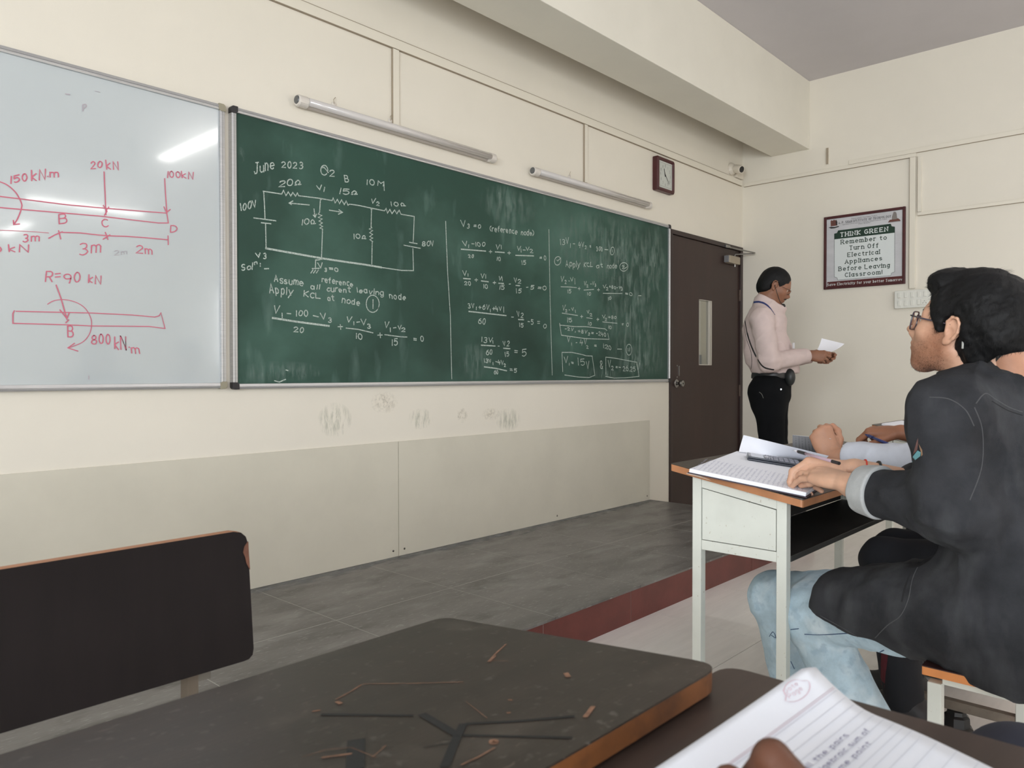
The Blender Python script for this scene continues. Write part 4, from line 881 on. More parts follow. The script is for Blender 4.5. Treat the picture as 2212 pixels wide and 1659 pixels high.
for s_, w_ in (([(215, 540), (640, 545)], .005), ([(695, 542), (840, 628)], .009), ([(870, 612), (905, 585), (1150, 572), (1410, 550)], .005), ([(885, 590), (860, 640), (800, 785)], .0085), ([(840, 640), (1100, 645), (1400, 652)], .004), ([(375, 672), (370, 790)], .016), ([(700, 700), (850, 670)], .0015)): dm.line(s_, Dk, w_)
dm.build('marker_lines', M_pen, fd)['kind'] = 'stuff'
for (x0, y0) in ((-0.33, 0.46), (0.68, 0.46), (-0.33, 0.79), (0.68, 0.79)): leg(fd, x0, x0+0.028, y0, y0+0.028, 0, 0.712)
MB().box(-0.30, 0.68, 0.465, 0.785, 0.560, 0.564).build('book_shelf', M_shelf, fd)

od = empty('school_desk', (0.2, 0.2, 0), 'dark desktop under the open notebook at the bottom edge', 'desk')
P2 = [(-0.45, 0.005, 0.7500), (0.850, 0.005, 0.7500), (0.850, 0.430, 0.7500), (-0.45, 0.430, 0.7500)]
slab(rcorner(P2, [0.02, 0.02, 0.03, 0.02], 5), 0.024, mat('dark_brown_desktop_two', srgb(60, 48, 42), 0.40, var=0.16, scale=6, stretch=(0.6, 5, 1)), M_edge2, od)
for (x0, y0) in ((-0.38, 0.05), (0.76, 0.05), (-0.38, 0.36), (0.76, 0.36)): leg(od, x0, x0+0.028, y0, y0+0.028, 0, 0.7255)

# bench with a dark back rest at the left
bn = empty('bench', (-0.1, 1.35, 0), 'dark bench back rest with a chipped corner at the lower left', 'bench')
def tilt(x, t_, z): return (x, 1.25+0.10*(z-0.60)*(-1)+t_, z)
zt0, zb0 = 0.829, 0.597
outl = []
for (x, z) in [(-0.62, zb0), (-0.62, zt0)]: outl.append((x, z))
b = MB()
n5 = [(0.668-0.026, zt0), (0.668-0.012, zt0-0.0035), (0.668-0.003, zt0-0.012), (0.669, zt0-0.024)]
n6 = [(0.681, zb0+0.018), (0.679, zb0+0.007), (0.672, zb0+0.001), (0.662, zb0)]
poly = [(-0.62, zb0), (-0.62, zt0)]+n5+n6
fr = [Vector((x, 1.250-0.02*(z-0.6), z)) for x, z in poly]; bk = [p+Vector((0, 0.019, 0)) for p in fr]
n_ = len(poly)
me = bpy.data.meshes.new('back_rest'); fs = [tuple(range(n_)), tuple(range(n_, 2*n_))[::-1]]+[(i, n_+i, n_+(i+1) % n_, (i+1) % n_) for i in range(n_)]
me.from_pydata([tuple(p) for p in fr+bk], [], fs); me.materials.append(M_back); me.materials.append(M_edge)
for k, p in enumerate(me.polygons): p.material_index = 1 if k >= 2 else 0
bm = bmesh.new(); bm.from_mesh(me); bmesh.ops.recalc_face_normals(bm, faces=bm.faces); bm.to_mesh(me); bm.free()
o = bpy.data.objects.new('back_rest', me); COL.objects.link(o); o.parent = bn; o.location = -Vector(bn['org'])
MB().prism([(0.6690, 0.808), (0.662, 0.800), (0.660, 0.790), (0.664, 0.780), (0.666, 0.770), (0.672, 0.758), (0.6700, 0.785)], 'y', 1.2440, 1.2462).build('chipped_corner', mat('chip_wood', srgb(98, 62, 46), 0.8, var=0.2, scale=60), bn)
MB().box(0.572, 0.590, 1.270, 1.298, 0.448, 0.800).build('back_post', mat('brown_grey_post', srgb(92, 82, 70), 0.5), bn)
MB().box(0.590, 0.612, 1.270, 1.292, 0.577, 0.800).build('post_bracket', mat('grey_bracket', srgb(98, 94, 86), 0.5), bn)
MB().box(-0.52, -0.50, 1.270, 1.298, 0.448, 0.800).build('back_post', bpy.data.materials['brown_grey_post'], bn)
MB().box(-0.62, 0.66, 1.272, 1.455, 0.425, 0.447).build('bench_seat', M_top, bn, bevel=0.003)
for (x0, y0) in ((-0.54, 1.28), (0.58, 1.28), (-0.54, 1.42), (0.58, 1.42)): leg(bn, x0, x0+0.028, y0, y0+0.028, 0, 0.424)

# bench under the seated students, and the leg frame of the next bench beyond it
b2 = empty('bench', (2.2, 0.3, 0), 'bench under the student in the black denim shirt', 'bench')
slab(rcorner([(1.850, 0.100, 0.4560), (3.18, 0.100, 0.4560), (3.18, 0.470, 0.4560), (1.850, 0.470, 0.4560)], [0.004]*4, 2), 0.020, mat('maroon_brown_seat', srgb(58, 34, 32), 0.45, var=0.1, scale=6), mat('bright_orange_edge', srgb(214, 138, 78), 0.5, var=0.08, scale=12), b2, 'bench_seat')
for x0 in (1.856, 3.14):
    for y0 in (0.128, 0.432): leg(b2, x0, x0+0.028, y0, y0+0.028, 0, 0.421)
    leg(b2, x0+0.002, x0+0.026, 0.157, 0.431, 0.421, 0.4355, 'seat_rail')
M_stretch = mat('rusty_dark_steel', srgb(112, 102, 90), 0.6, var=0.2, scale=8, spots=[(srgb(70, 48, 38), 14, 0.55, 0.7, 0.8, (1, 1, 1))])
b3 = empty('bench_leg_frame', (2.66, 0.57, 0), 'low steel leg frame of the next bench seen through the gap under the right bench', 'bench frame')  # leg frame of the next bench, top rail added in place of its seat
for y0 in (0.395, 0.735): leg(b3, 2.650, 2.680, y0, y0+0.026, 0.0, 0.395)
leg(b3, 2.652, 2.678, 0.4215, 0.7345, 0.058, 0.088, 'stretcher', M_stretch)
leg(b3, 2.652, 2.678, 0.4215, 0.7345, 0.366, 0.394, 'top_rail')
MB().lathe((2.665, 0.577, 0.0), (0, 0, 1), [(0, 0.046), (0.008, 0.046), (0.012, 0.038), (0.040, 0.036), (0.046, 0.028), (0.0575, 0.026)], 8).build('rubber_foot', M_black, b3)

# ------------------------------------------------------------------ soft solid modelling for people
def vf(a): return np.array([float(a[0]), float(a[1]), float(a[2])])
class Soft:
    """blended solid: every shape is unioned (or cut) smoothly into one field, then skinned as one continuous mesh"""
    def __init__(s): s.ops = []
    def cone(s, a, b, ra, rb, k=0.02, flat=None, op='add'):
        a, b = vf(a), vf(b); ab = b-a; L2 = max(ab@ab, 1e-9)
        if flat is not None:
            fd, fs = vf(flat[0]), flat[1]; fd = fd/np.linalg.norm(fd)
        rm = max(ra, rb)
        lo, hi = np.minimum(a, b)-rm, np.maximum(a, b)+rm
        def fn(X, Y, Z):
            px, py, pz = X-a[0], Y-a[1], Z-a[2]
            t = np.clip((px*ab[0]+py*ab[1]+pz*ab[2])/L2, 0, 1)
            dx, dy, dz = px-t*ab[0], py-t*ab[1], pz-t*ab[2]
            if flat is not None:
                q = (dx*fd[0]+dy*fd[1]+dz*fd[2])*(1/fs-1)
                dx, dy, dz = dx+q*fd[0], dy+q*fd[1], dz+q*fd[2]
            d = np.sqrt(dx*dx+dy*dy+dz*dz)-(ra+(rb-ra)*t)
            return d*(0.5+0.5*fs) if flat is not None else d
        s.ops.append((fn, lo, hi, k, op)); return s
    def ell(s, c, r, rot=None, k=0.02, op='add'):
        c = vf(c); r = vf(r); Rm = np.eye(3) if rot is None else np.array([list(v) for v in rot])  # rows = local axes in world
        m_ = r.max(); lo, hi = c-m_, c+m_
        def fn(X, Y, Z):
            px, py, pz = X-c[0], Y-c[1], Z-c[2]
            q = [px*Rm[i, 0]+py*Rm[i, 1]+pz*Rm[i, 2] for i in range(3)]
            k0 = np.sqrt((q[0]/r[0])**2+(q[1]/r[1])**2+(q[2]/r[2])**2)
            k1 = np.sqrt((q[0]/r[0]**2)**2+(q[1]/r[1]**2)**2+(q[2]/r[2]**2)**2)+1e-9
            return k0*(k0-1)/k1
        s.ops.append((fn, lo, hi, k, op)); return s
    def half(s, p, n, k=0.004):
        """cut away the side that n points to"""
        p, n = vf(p), vf(n); n = n/np.linalg.norm(n)
        def fn(X, Y, Z): return -((X-p[0])*n[0]+(Y-p[1])*n[1]+(Z-p[2])*n[2])
        s.ops.append((fn, None, None, k, 'sub')); return s
    def field(s, fn): s.ops.append((fn, None, None, 0, 'disp')); return s
    def mesh(s, lo, hi, h):
        lo = np.array(lo, float); hi = np.array(hi, float)
        n = np.ceil((hi-lo)/h).astype(int)+1
        ax = [lo[i]+h*np.arange(n[i]) for i in range(3)]
        F = np.full(n, 0.2, np.float32)
        for fn, a, b, k, op in s.ops:
            if a is None: sl = tuple(slice(0, n[i]) for i in range(3))
            else:
                mg = k+3*h+0.004
                i0 = np.clip(np.floor((a-mg-lo)/h).astype(int), 0, n); i1 = np.clip(np.ceil((b+mg-lo)/h).astype(int)+1, 0, n)
                if (i1 <= i0).any(): continue
                sl = tuple(slice(i0[i], i1[i]) for i in range(3))
            X = ax[0][sl[0]][:, None, None].astype(np.float32); Y = ax[1][sl[1]][None, :, None].astype(np.float32); Z = ax[2][sl[2]][None, None, :].astype(np.float32)
            if op == 'disp':
                F[sl] += fn(X, Y, Z).astype(np.float32); continue
            d = fn(X, Y, Z); o_ = F[sl]
            if op == 'sub':
                g = -d; hh_ = np.clip(0.5+0.5*(g-o_)/max(k, 1e-5), 0, 1); F[sl] = o_+(g-o_)*hh_+max(k, 1e-5)*hh_*(1-hh_)
            else:
                kk = max(k, 1e-5); hh_ = np.clip(0.5+0.5*(o_-d)/kk, 0, 1); F[sl] = o_+(d-o_)*hh_-kk*hh_*(1-hh_)
        return nets(F, lo, h)
def nets(F, lo, h):
    """surface nets"""
    n = np.array(F.shape); I = F < 0
    cnt = np.zeros(n-1, np.int16)
    S = lambda o: tuple(slice(o[i], n[i]-1+o[i]) for i in range(3))
    for c in range(8): cnt += I[S(((c >> 2) & 1, (c >> 1) & 1, c & 1))]
    act = (cnt > 0) & (cnt < 8)
    ci = np.argwhere(act)
    if len(ci) == 0: return np.zeros((0, 3)), np.zeros((0, 4), int)
    idx = np.full(n-1, -1, np.int64); idx[act] = np.arange(len(ci))
    acc = np.zeros((len(ci), 3)); num = np.zeros(len(ci))
    for a in range(3):
        o1, o2 = [k for k in range(3) if k != a]
        for u in (0, 1):
            for v in (0, 1):
                off = np.zeros(3, int); off[o1] = u; off[o2] = v
                p = ci+off; q = p.copy(); q[:, a] += 1
                f0 = F[p[:, 0], p[:, 1], p[:, 2]]; f1 = F[q[:, 0], q[:, 1], q[:, 2]]
                m_ = (f0 < 0) != (f1 < 0)
                t = np.where(m_, f0/(f0-f1+1e-12), 0)
                pt = p.astype(float); pt[:, a] += t
                acc[m_] += pt[m_]; num += m_
    V = lo+h*(acc/num[:, None])
    Q = []
    for a in range(3):
        o1, o2 = [k for k in range(3) if k != a]
        sl0 = [slice(None)]*3; sl1 = [slice(None)]*3; sl0[a] = slice(0, n[a]-1); sl1[a] = slice(1, n[a])
        ch = I[tuple(sl0)] != I[tuple(sl1)]
        e = np.argwhere(ch); e = e[(e[:, o1] > 0) & (e[:, o2] > 0) & (e[:, o1] < n[o1]-1) & (e[:, o2] < n[o2]-1)]
        c = []
        for (u, v) in ((-1, -1), (0, -1), (0, 0), (-1, 0)):
            w_ = e.copy(); w_[:, o1] += u; w_[:, o2] += v; c.append(idx[w_[:, 0], w_[:, 1], w_[:, 2]])
        q = np.stack(c, 1); fl = I[e[:, 0], e[:, 1], e[:, 2]]
        if a == 1: fl = ~fl
        q[~fl] = q[~fl][:, ::-1]; Q.append(q)
    return V, np.concatenate(Q)
def softobj(name, parts, m_, parent, colf=None):
    """parts: list of (V, Q) joined into one mesh"""
    Vs = []; Qs = []; b0 = 0
    for V, Q in parts:
        if len(V) == 0: continue
        Vs.append(V); Qs.append(Q+b0); b0 += len(V)
    V = np.concatenate(Vs); Q = np.concatenate(Qs)
    me = bpy.data.meshes.new(name)
    me.vertices.add(len(V)); me.vertices.foreach_set('co', V.astype(np.float32).ravel())
    me.loops.add(Q.size); me.loops.foreach_set('vertex_index', Q.astype(np.int32).ravel())
    me.polygons.add(len(Q)); me.polygons.foreach_set('loop_start', np.arange(0, Q.size, 4, dtype=np.int32)); me.polygons.foreach_set('loop_total', np.full(len(Q), 4, np.int32))
    me.polygons.foreach_set('use_smooth', np.ones(len(Q), bool))
    me.update(); me.validate(); me.materials.append(m_)
    if colf is not None:
        c = colf(V); ca = me.color_attributes.new('tint', 'FLOAT_COLOR', 'POINT')
        ca.data.foreach_set('color', np.concatenate([c, np.ones((len(V), 1))], 1).astype(np.float32).ravel())
    o = bpy.data.objects.new(name, me); COL.objects.link(o); o.parent = parent
    if parent is not None: o.location = -Vector(parent['org'])
    return o
def frame(c, az, pitch=0.0, roll=0.0):
    """head or trunk frame: x forward, y left, z up"""
    a, p = R(az), R(pitch)
    f = Vector((math.sin(a)*math.cos(p), math.cos(a)*math.cos(p), math.sin(p)))
    l = Vector((-math.cos(a), math.sin(a), 0)); u = f.cross(l)*1.0
    u = f.cross(l); 
    if u.z < 0: u = -u
    if roll: 
        q = Matrix.Rotation(R(roll), 3, f); l = q @ l; u = q @ u
    return Vector(c), f, l, u
def head(S, fr, s=1.0, nose=1.0, jaw=1.0, jx=0.0):
    c, f, l, u = fr
    P = lambda x, y, z: c+(f*x+l*y+u*z)*s
    rot = (f, l, u)
    S.ell(P(-.010, 0, .036), (0.097*s, .073*s, .088*s), rot, .02)
    S.ell(P(.030, 0, -.012), (0.062*s, .060*s, .088*s), rot, .03)
    for q in (1, -1):
        S.cone(P(-.002, .048*q, -.050), P(.062+jx, .018*q*jaw, -.092), .020*s, .016*s, .03)
        S.ell(P(.058, .038*q, -.016), (.030*s, .024*s, .026*s), rot, .025)
        S.cone(P(.080, .010*q, .030), P(.066, .048*q, .026), .010*s, .010*s, .018)
        S.ell(P(.108, .0125*q, -.027), (.0105*s, .0065*s, .0075*s), rot, .007)
    S.ell(P(.070+jx, 0, -.094), (.022*s, .022*s, .018*s), rot, .02)
    S.ell(P(.068+jx*.8, 0, -.052), (.032*s, .034*s, .034*s), rot, .025)
    S.cone(P(.088, 0, .024), P(.109*nose, 0, -.014), .0080*s, .0088*s, .010)
    S.ell(P(.1135*nose, 0, -.0195), (.0115*s, .0100*s, .0095*s), rot, .008)
    S.ell(P(.0985+jx*.4, 0, -.0505), (.0080*s, .021*s, .0052*s), rot, .006)
    S.ell(P(.0965+jx*.4, 0, -.0615), (.0082*s, .019*s, .0062*s), rot, .006)
    S.ell(P(.108+jx*.4, 0, -.0560), (.010*s, .018*s, .0010*s), rot, .003, 'sub')
    for q in (1, -1):
        S.ell(P(.092, .033*q, .008), (.014*s, .0165*s, .0115*s), rot, .012, 'sub')
        S.ell(P(.0735, .032*q, .008), (.0125*s, .0135*s, .0115*s), rot, .004)
        S.ell(P(.112, .0065*q, -.0345), (.005*s, .0034*s, .003*s), rot, .003, 'sub')
    # ears: bowl with a rim, tragus and lobe
    for q in (1, -1):
        E = lambda x, y, z: P(x, (y+.003)*q, z)
        tilt = (f*0.94+u*0.10+l*(-0.28*q)).normalized(); nl = l*q; uu = (u*0.97-f*0.12).normalized()
        S.ell(E(-.010, .072, .002), (.017*s, .006*s, .027*s), (tilt, nl*1.0, uu), .008)
        pts = [(.003, .074, .004), (.004, .077, .018), (-.006, .081, .030), (-.019, .084, .029), (-.027, .085, .016), (-.026, .083, -.001), (-.018, .079, -.016), (-.008, .075, -.027), (.001, .072, -.031), (.004, .071, -.022)]
        for i in range(len(pts)-1): S.cone(E(*pts[i]), E(*pts[i+1]), .0036*s, .0036*s, .003)
        S.ell(E(-.002, .074, -.026), (.008*s, .004*s, .008*s), rot, .006)
        S.ell(E(-.006, .081, -.004), (.0095*s, .0085*s, .0125*s), rot, .003, 'sub')
        S.ell(E(-.012, .084, .016), (.008*s, .006*s, .010*s), rot, .003, 'sub')
        S.cone(E(.003, .073, -.008), E(.002, .075, -.002), .0035*s, .0035*s, .003)
def hand(S, w_, fdir, back, side, curl=(20, 25, 15), s=1.0, thumb=None, spread=4, curls=None):
    """w_ wrist point, fdir along the fingers, back = out of the back of the hand, side=+1 thumb towards fdir x back"""
    X = Vector(fdir).normalized(); Zb = Vector(back); Zb = (Zb-X*Zb.dot(X)).normalized(); Yt = X.cross(Zb)*side
    w_ = Vector(w_); P = lambda x, y, z: w_+(X*x+Yt*y+Zb*z)*s
    kn = [(.086, .026, .000), (.090, .008, .003), (.084, -.011, .001), (.074, -.028, -.004)]
    rr = (.0098, .0100, .0094, .0082)
    seg = [(.044, .026, .021), (.048, .030, .022), (.044, .028, .021), (.034, .021, .019)]
    S.cone(P(-.01, 0, 0), P(.03, 0, -.002), .027*s, .030*s, .02, (Zb, .62))
    S.ell(P(.050, -.002, -.006), (.046*s, .036*s, .0165*s), (X, Yt, Zb), .012)
    out = []
    for i in range(4):
        base = P(.02, kn[i][1]*.6, -.002); k_ = P(*kn[i]); S.cone(base, k_, .013*s, (rr[i]+.002)*s, .012)
        cu = curls[i] if curls else curl
        a = 0.0; p = k_; d0 = (X+Yt*math.tan(R(spread*(1.2-i*0.9)))).normalized()
        for j in range(3):
            a += R(cu[j]); d = (d0*math.cos(a)-Zb*math.sin(a)).normalized(); q = p+d*seg[i][j]*s
            S.cone(p, q, (rr[i]-.0008*j)*s, (rr[i]-.0008*(j+1))*s, .004); p = q
        out.append(p)
    th = thumb or [(.012, .022, -.008), (.045, .046, -.018), (.074, .052, -.030), (.097, .046, -.040)]
    for j in range(3): S.cone(P(*th[j]), P(*th[j+1]), (.016, .0115, .0105)[j]*s, (.0115, .0105, .0085)[j]*s, .008)
    out.append(P(*th[3])); return out
def wav(X, Y, Z, seed, fr_):
    r_ = np.random.RandomState(seed); v = 0
    for k in range(5):
        d = r_.normal(size=3); d /= np.linalg.norm(d); ph = r_.uniform(0, 6.28); f_ = fr_*r_.uniform(0.6, 1.7)
        e = r_.normal(size=3); e /= np.linalg.norm(e)
        v = v+np.sin(f_*(X*d[0]+Y*d[1]+Z*d[2])+ph+1.6*np.sin(0.5*f_*(X*e[0]+Y*e[1]+Z*e[2])+ph*2))
    return v/5
def crease(X, Y, Z, seed, f_, amp): return amp*(1-np.minimum(1, np.abs(wav(X, Y, Z, seed, f_))*2.4))**2
def brows(fr, parent, s=1.0):
    c, f, l, u = fr; P = lambda x, y, z: c+(f*x+l*y+u*z)*s; B_ = Soft()
    for q in (1, -1): B_.cone(P(.0895, .014*q, .029), P(.0835, .032*q, .0325), .0036*s, .0036*s, .003); B_.cone(P(.0835, .032*q, .0325), P(.0700, .050*q, .0295), .0036*s, .0020*s, .003)
    b_ = bounds([P(.085, 0, .03)], .075); softobj('eyebrows', [B_.mesh(b_[0], b_[1], .0022)], M_hairb, parent)
class Surf:
    """finds measured points on a finished surface so seams and prints lie on it"""
    def __init__(s, o):
        from mathutils.bvhtree import BVHTree
        me = o.data; s.off = Vector(o.location)+(Vector(o.parent['org']) if o.parent else Vector())
        s.t = BVHTree.FromPolygons([v.co for v in me.vertices], [tuple(p.vertices) for p in me.polygons])
    def hit(s, x, y):
        d = ray(x, y).normalized(); h = s.t.ray_cast(Vector((0, 0, CAM_Z))-s.off, d)
        return (h[0]+s.off, h[1]) if h[0] is not None else (None, None)
    def strip(s, pts, wid, lift=0.0012, smooth=True, sub=14):
        """ribbon that follows the surface through the given points"""
        if smooth: pts = catmull(pts, sub)
        else:
            q = []
            for i in range(len(pts)-1):
                for k in range(sub): q.append((pts[i][0]+(pts[i+1][0]-pts[i][0])*k/sub, pts[i][1]+(pts[i+1][1]-pts[i][1])*k/sub))
            pts = q+[pts[-1]]
        H = [s.hit(*p) for p in pts]; H = [h for h in H if h[0] is not None]; v = []; f = []
        for i, (p, n) in enumerate(H):
            a = H[max(i-1, 0)][0]; b_ = H[min(i+1, len(H)-1)][0]; t = (b_-a)
            if t.length < 1e-6: t = Vector((0, 0, 1))
            if n.dot(ray(1106, 829)) > 0: n = -n
            sd = n.cross(t.normalized()).normalized()*wid/2
            v += [p+n*lift*0.2+sd, p+n*lift, p+n*lift*0.2-sd]
        for i in range(len(H)-1):
            if (H[i+1][0]-H[i][0]).length > 0.05: continue
            a = 3*i; f += [(a, a+1, a+4, a+3), (a+1, a+2, a+5, a+4)]
        return v, f
def seamobj(name, surf, lines, m_, parent):
    b = MB()
    for pts, wid in lines:
        v, f = surf.strip(pts, wid)
        if f: b.add(v, f)
    if b.f: 
        o = b.build(name, m_, parent); return o

def skin(name, col, **kw): return mat(name, col, 0.5, var=0.07, scale=16, bump=0.12, bscale=300, sub=0.12, spec=0.4, vcol='tint', **kw)
def tintf(base, regions):
    """regions: (centre, radius, colour factor, softness)"""
    def f(V):
        c = np.ones((len(V), 3))
        for ctr, rad, fac, soft, nz in regions:
            d = np.linalg.norm((V-vf(ctr))/np.array(rad), axis=1)
            if nz: d = d+nz*wav(V[:, 0], V[:, 1], V[:, 2], 7, 210)+0.5*nz*wav(V[:, 0], V[:, 1], V[:, 2], 9, 900)
            w_ = np.clip((1-d)/soft+0.5, 0, 1)[:, None]; c = c*(1-w_)+c*np.array(fac)*w_
        return c
    return f
def strands(name, surfpts, m_, parent, n, L, wid, dirf, seed=1, lift=1.0):
    """short tapering hairs rooted on the hair mass"""
    V, N = surfpts; rs = np.random.RandomState(seed); ids = rs.choice(len(V), n); v = []; f = []
    for k, i in enumerate(ids):
        p = Vector(V[i]); nn = Vector(N[i]); d = dirf(p, nn, rs); l_ = L*rs.uniform(0.5, 1.2)
        sd = nn.cross(d)
        if sd.length < 1e-4: continue
        sd = sd.normalized()*wid; q = p-nn*0.002; a = len(v)
        m1 = q+d*l_*0.5+nn*l_*0.06*lift; e = q+d*l_+nn*l_*rs.uniform(-0.08, 0.08)*lift
        v += [q-sd, q+sd, m1-sd*0.8, m1+sd*0.8, e]; f += [(a, a+1, a+3, a+2), (a+2, a+3, a+4)]
    b = MB(); b.v = [tuple(p) for p in v]; b.f = f
    o = b.build(name, m_, parent); o['kind'] = 'stuff'; return o
def vnorm(o):
    me = o.data; n = len(me.vertices); V = np.zeros(n*3); N = np.zeros(n*3)
    me.vertices.foreach_get('co', V); me.vertices.foreach_get('normal', N)
    return V.reshape(-1, 3)-0+np.array(list(Vector(o.parent['org'])+Vector(o.location))), N.reshape(-1, 3)
def bounds(pts, m_):
    a = np.array([list(p) for p in pts]); return a.min(0)-m_, a.max(0)+m_

M_hairb = mat('black_hair', srgb(11, 11, 12), 0.62, var=0.3, scale=60, stretch=(1, 1, 0.4), bump=0.5, bscale=160, spec=0.25)
M_spec = mat('dark_spectacle_frame', srgb(44, 38, 46), 0.2, coat=0.5)
M_lens = mat('spectacle_lens', (0.98, 0.99, 0.99), 0.02, trans=1.0); M_lens.node_tree.nodes['Principled BSDF'].inputs['IOR'].default_value = 1.03
M_eyew = mat('eye_white', srgb(214, 206, 198), 0.25)
M_eyed = mat('dark_iris', srgb(34, 24, 20), 0.2)
def eyes(fr, parent, s=1.0):
    c, f, l, u = fr
    for q in (1, -1):
        p = c+(f*.0775+l*.032*q+u*.008)*s
        e = MB().lathe(p-f*.0105*s, f, [(0, .001), (.003*s, .0075*s), (.0105*s, .0105*s), (.017*s, .0082*s), (.0205*s, .0035*s), (.021*s, .0005)], 14).build('eye', M_eyew, parent, smooth=True)
        MB().lathe(p+f*.0085*s, f, [(0, .0052*s), (.0018*s, .0040*s), (.0024*s, .001)], 12).build('iris', M_eyed, parent, smooth=True)
def glasses(fr, parent, s=1.0, wire=False, m_=None, drop=0.0):
    c, f, l, u = fr; P = lambda x, y, z: c+(f*x+l*y+u*(z-drop))*s
    m_ = m_ or M_spec; r_ = .0011 if wire else .0018
    g = MB()
    for q in (1, -1):
        W, Hh = (.0235, .0165) if wire else (.0255, .0215)
        o = []
        for k in range(25):
            a = 2*math.pi*k/24; cx, cz = math.cos(a), math.sin(a)
            e = 0.6; o.append(P(.1065-0.10*abs(q*.034+W*0)*0-0.006*(1+cx*q), (.033+W*math.copysign(abs(cx)**e, cx)*1.0)*q, .004+Hh*math.copysign(abs(cz)**e, cz)))
        g.tube(o, r_*s, 6, caps=False)
        g.tube([P(.099, .0585*q, .016), P(.060, .0735*q, .014), P(.004, .0785*q, .013), P(-.020, .0765*q, .010), P(-.034, .0745*q, -.012)], [r_*1.1*s, r_*1.2*s, r_*s, r_*s, r_*1.3*s], 6)
        me = MB(); n0 = o[:-1]; ctr = sum(n0, Vector())/24
        me.add(n0+[ctr], [(k, (k+1) % 24, 24) for k in range(24)])
        lens_o = me.build('lens', M_lens, parent)
    g.tube([P(.104, .009, .012), P(.108, 0, .016), P(.104, -.009, .012)], r_*s, 6)
    return g.build('spectacle_frame', m_, parent, smooth=True)

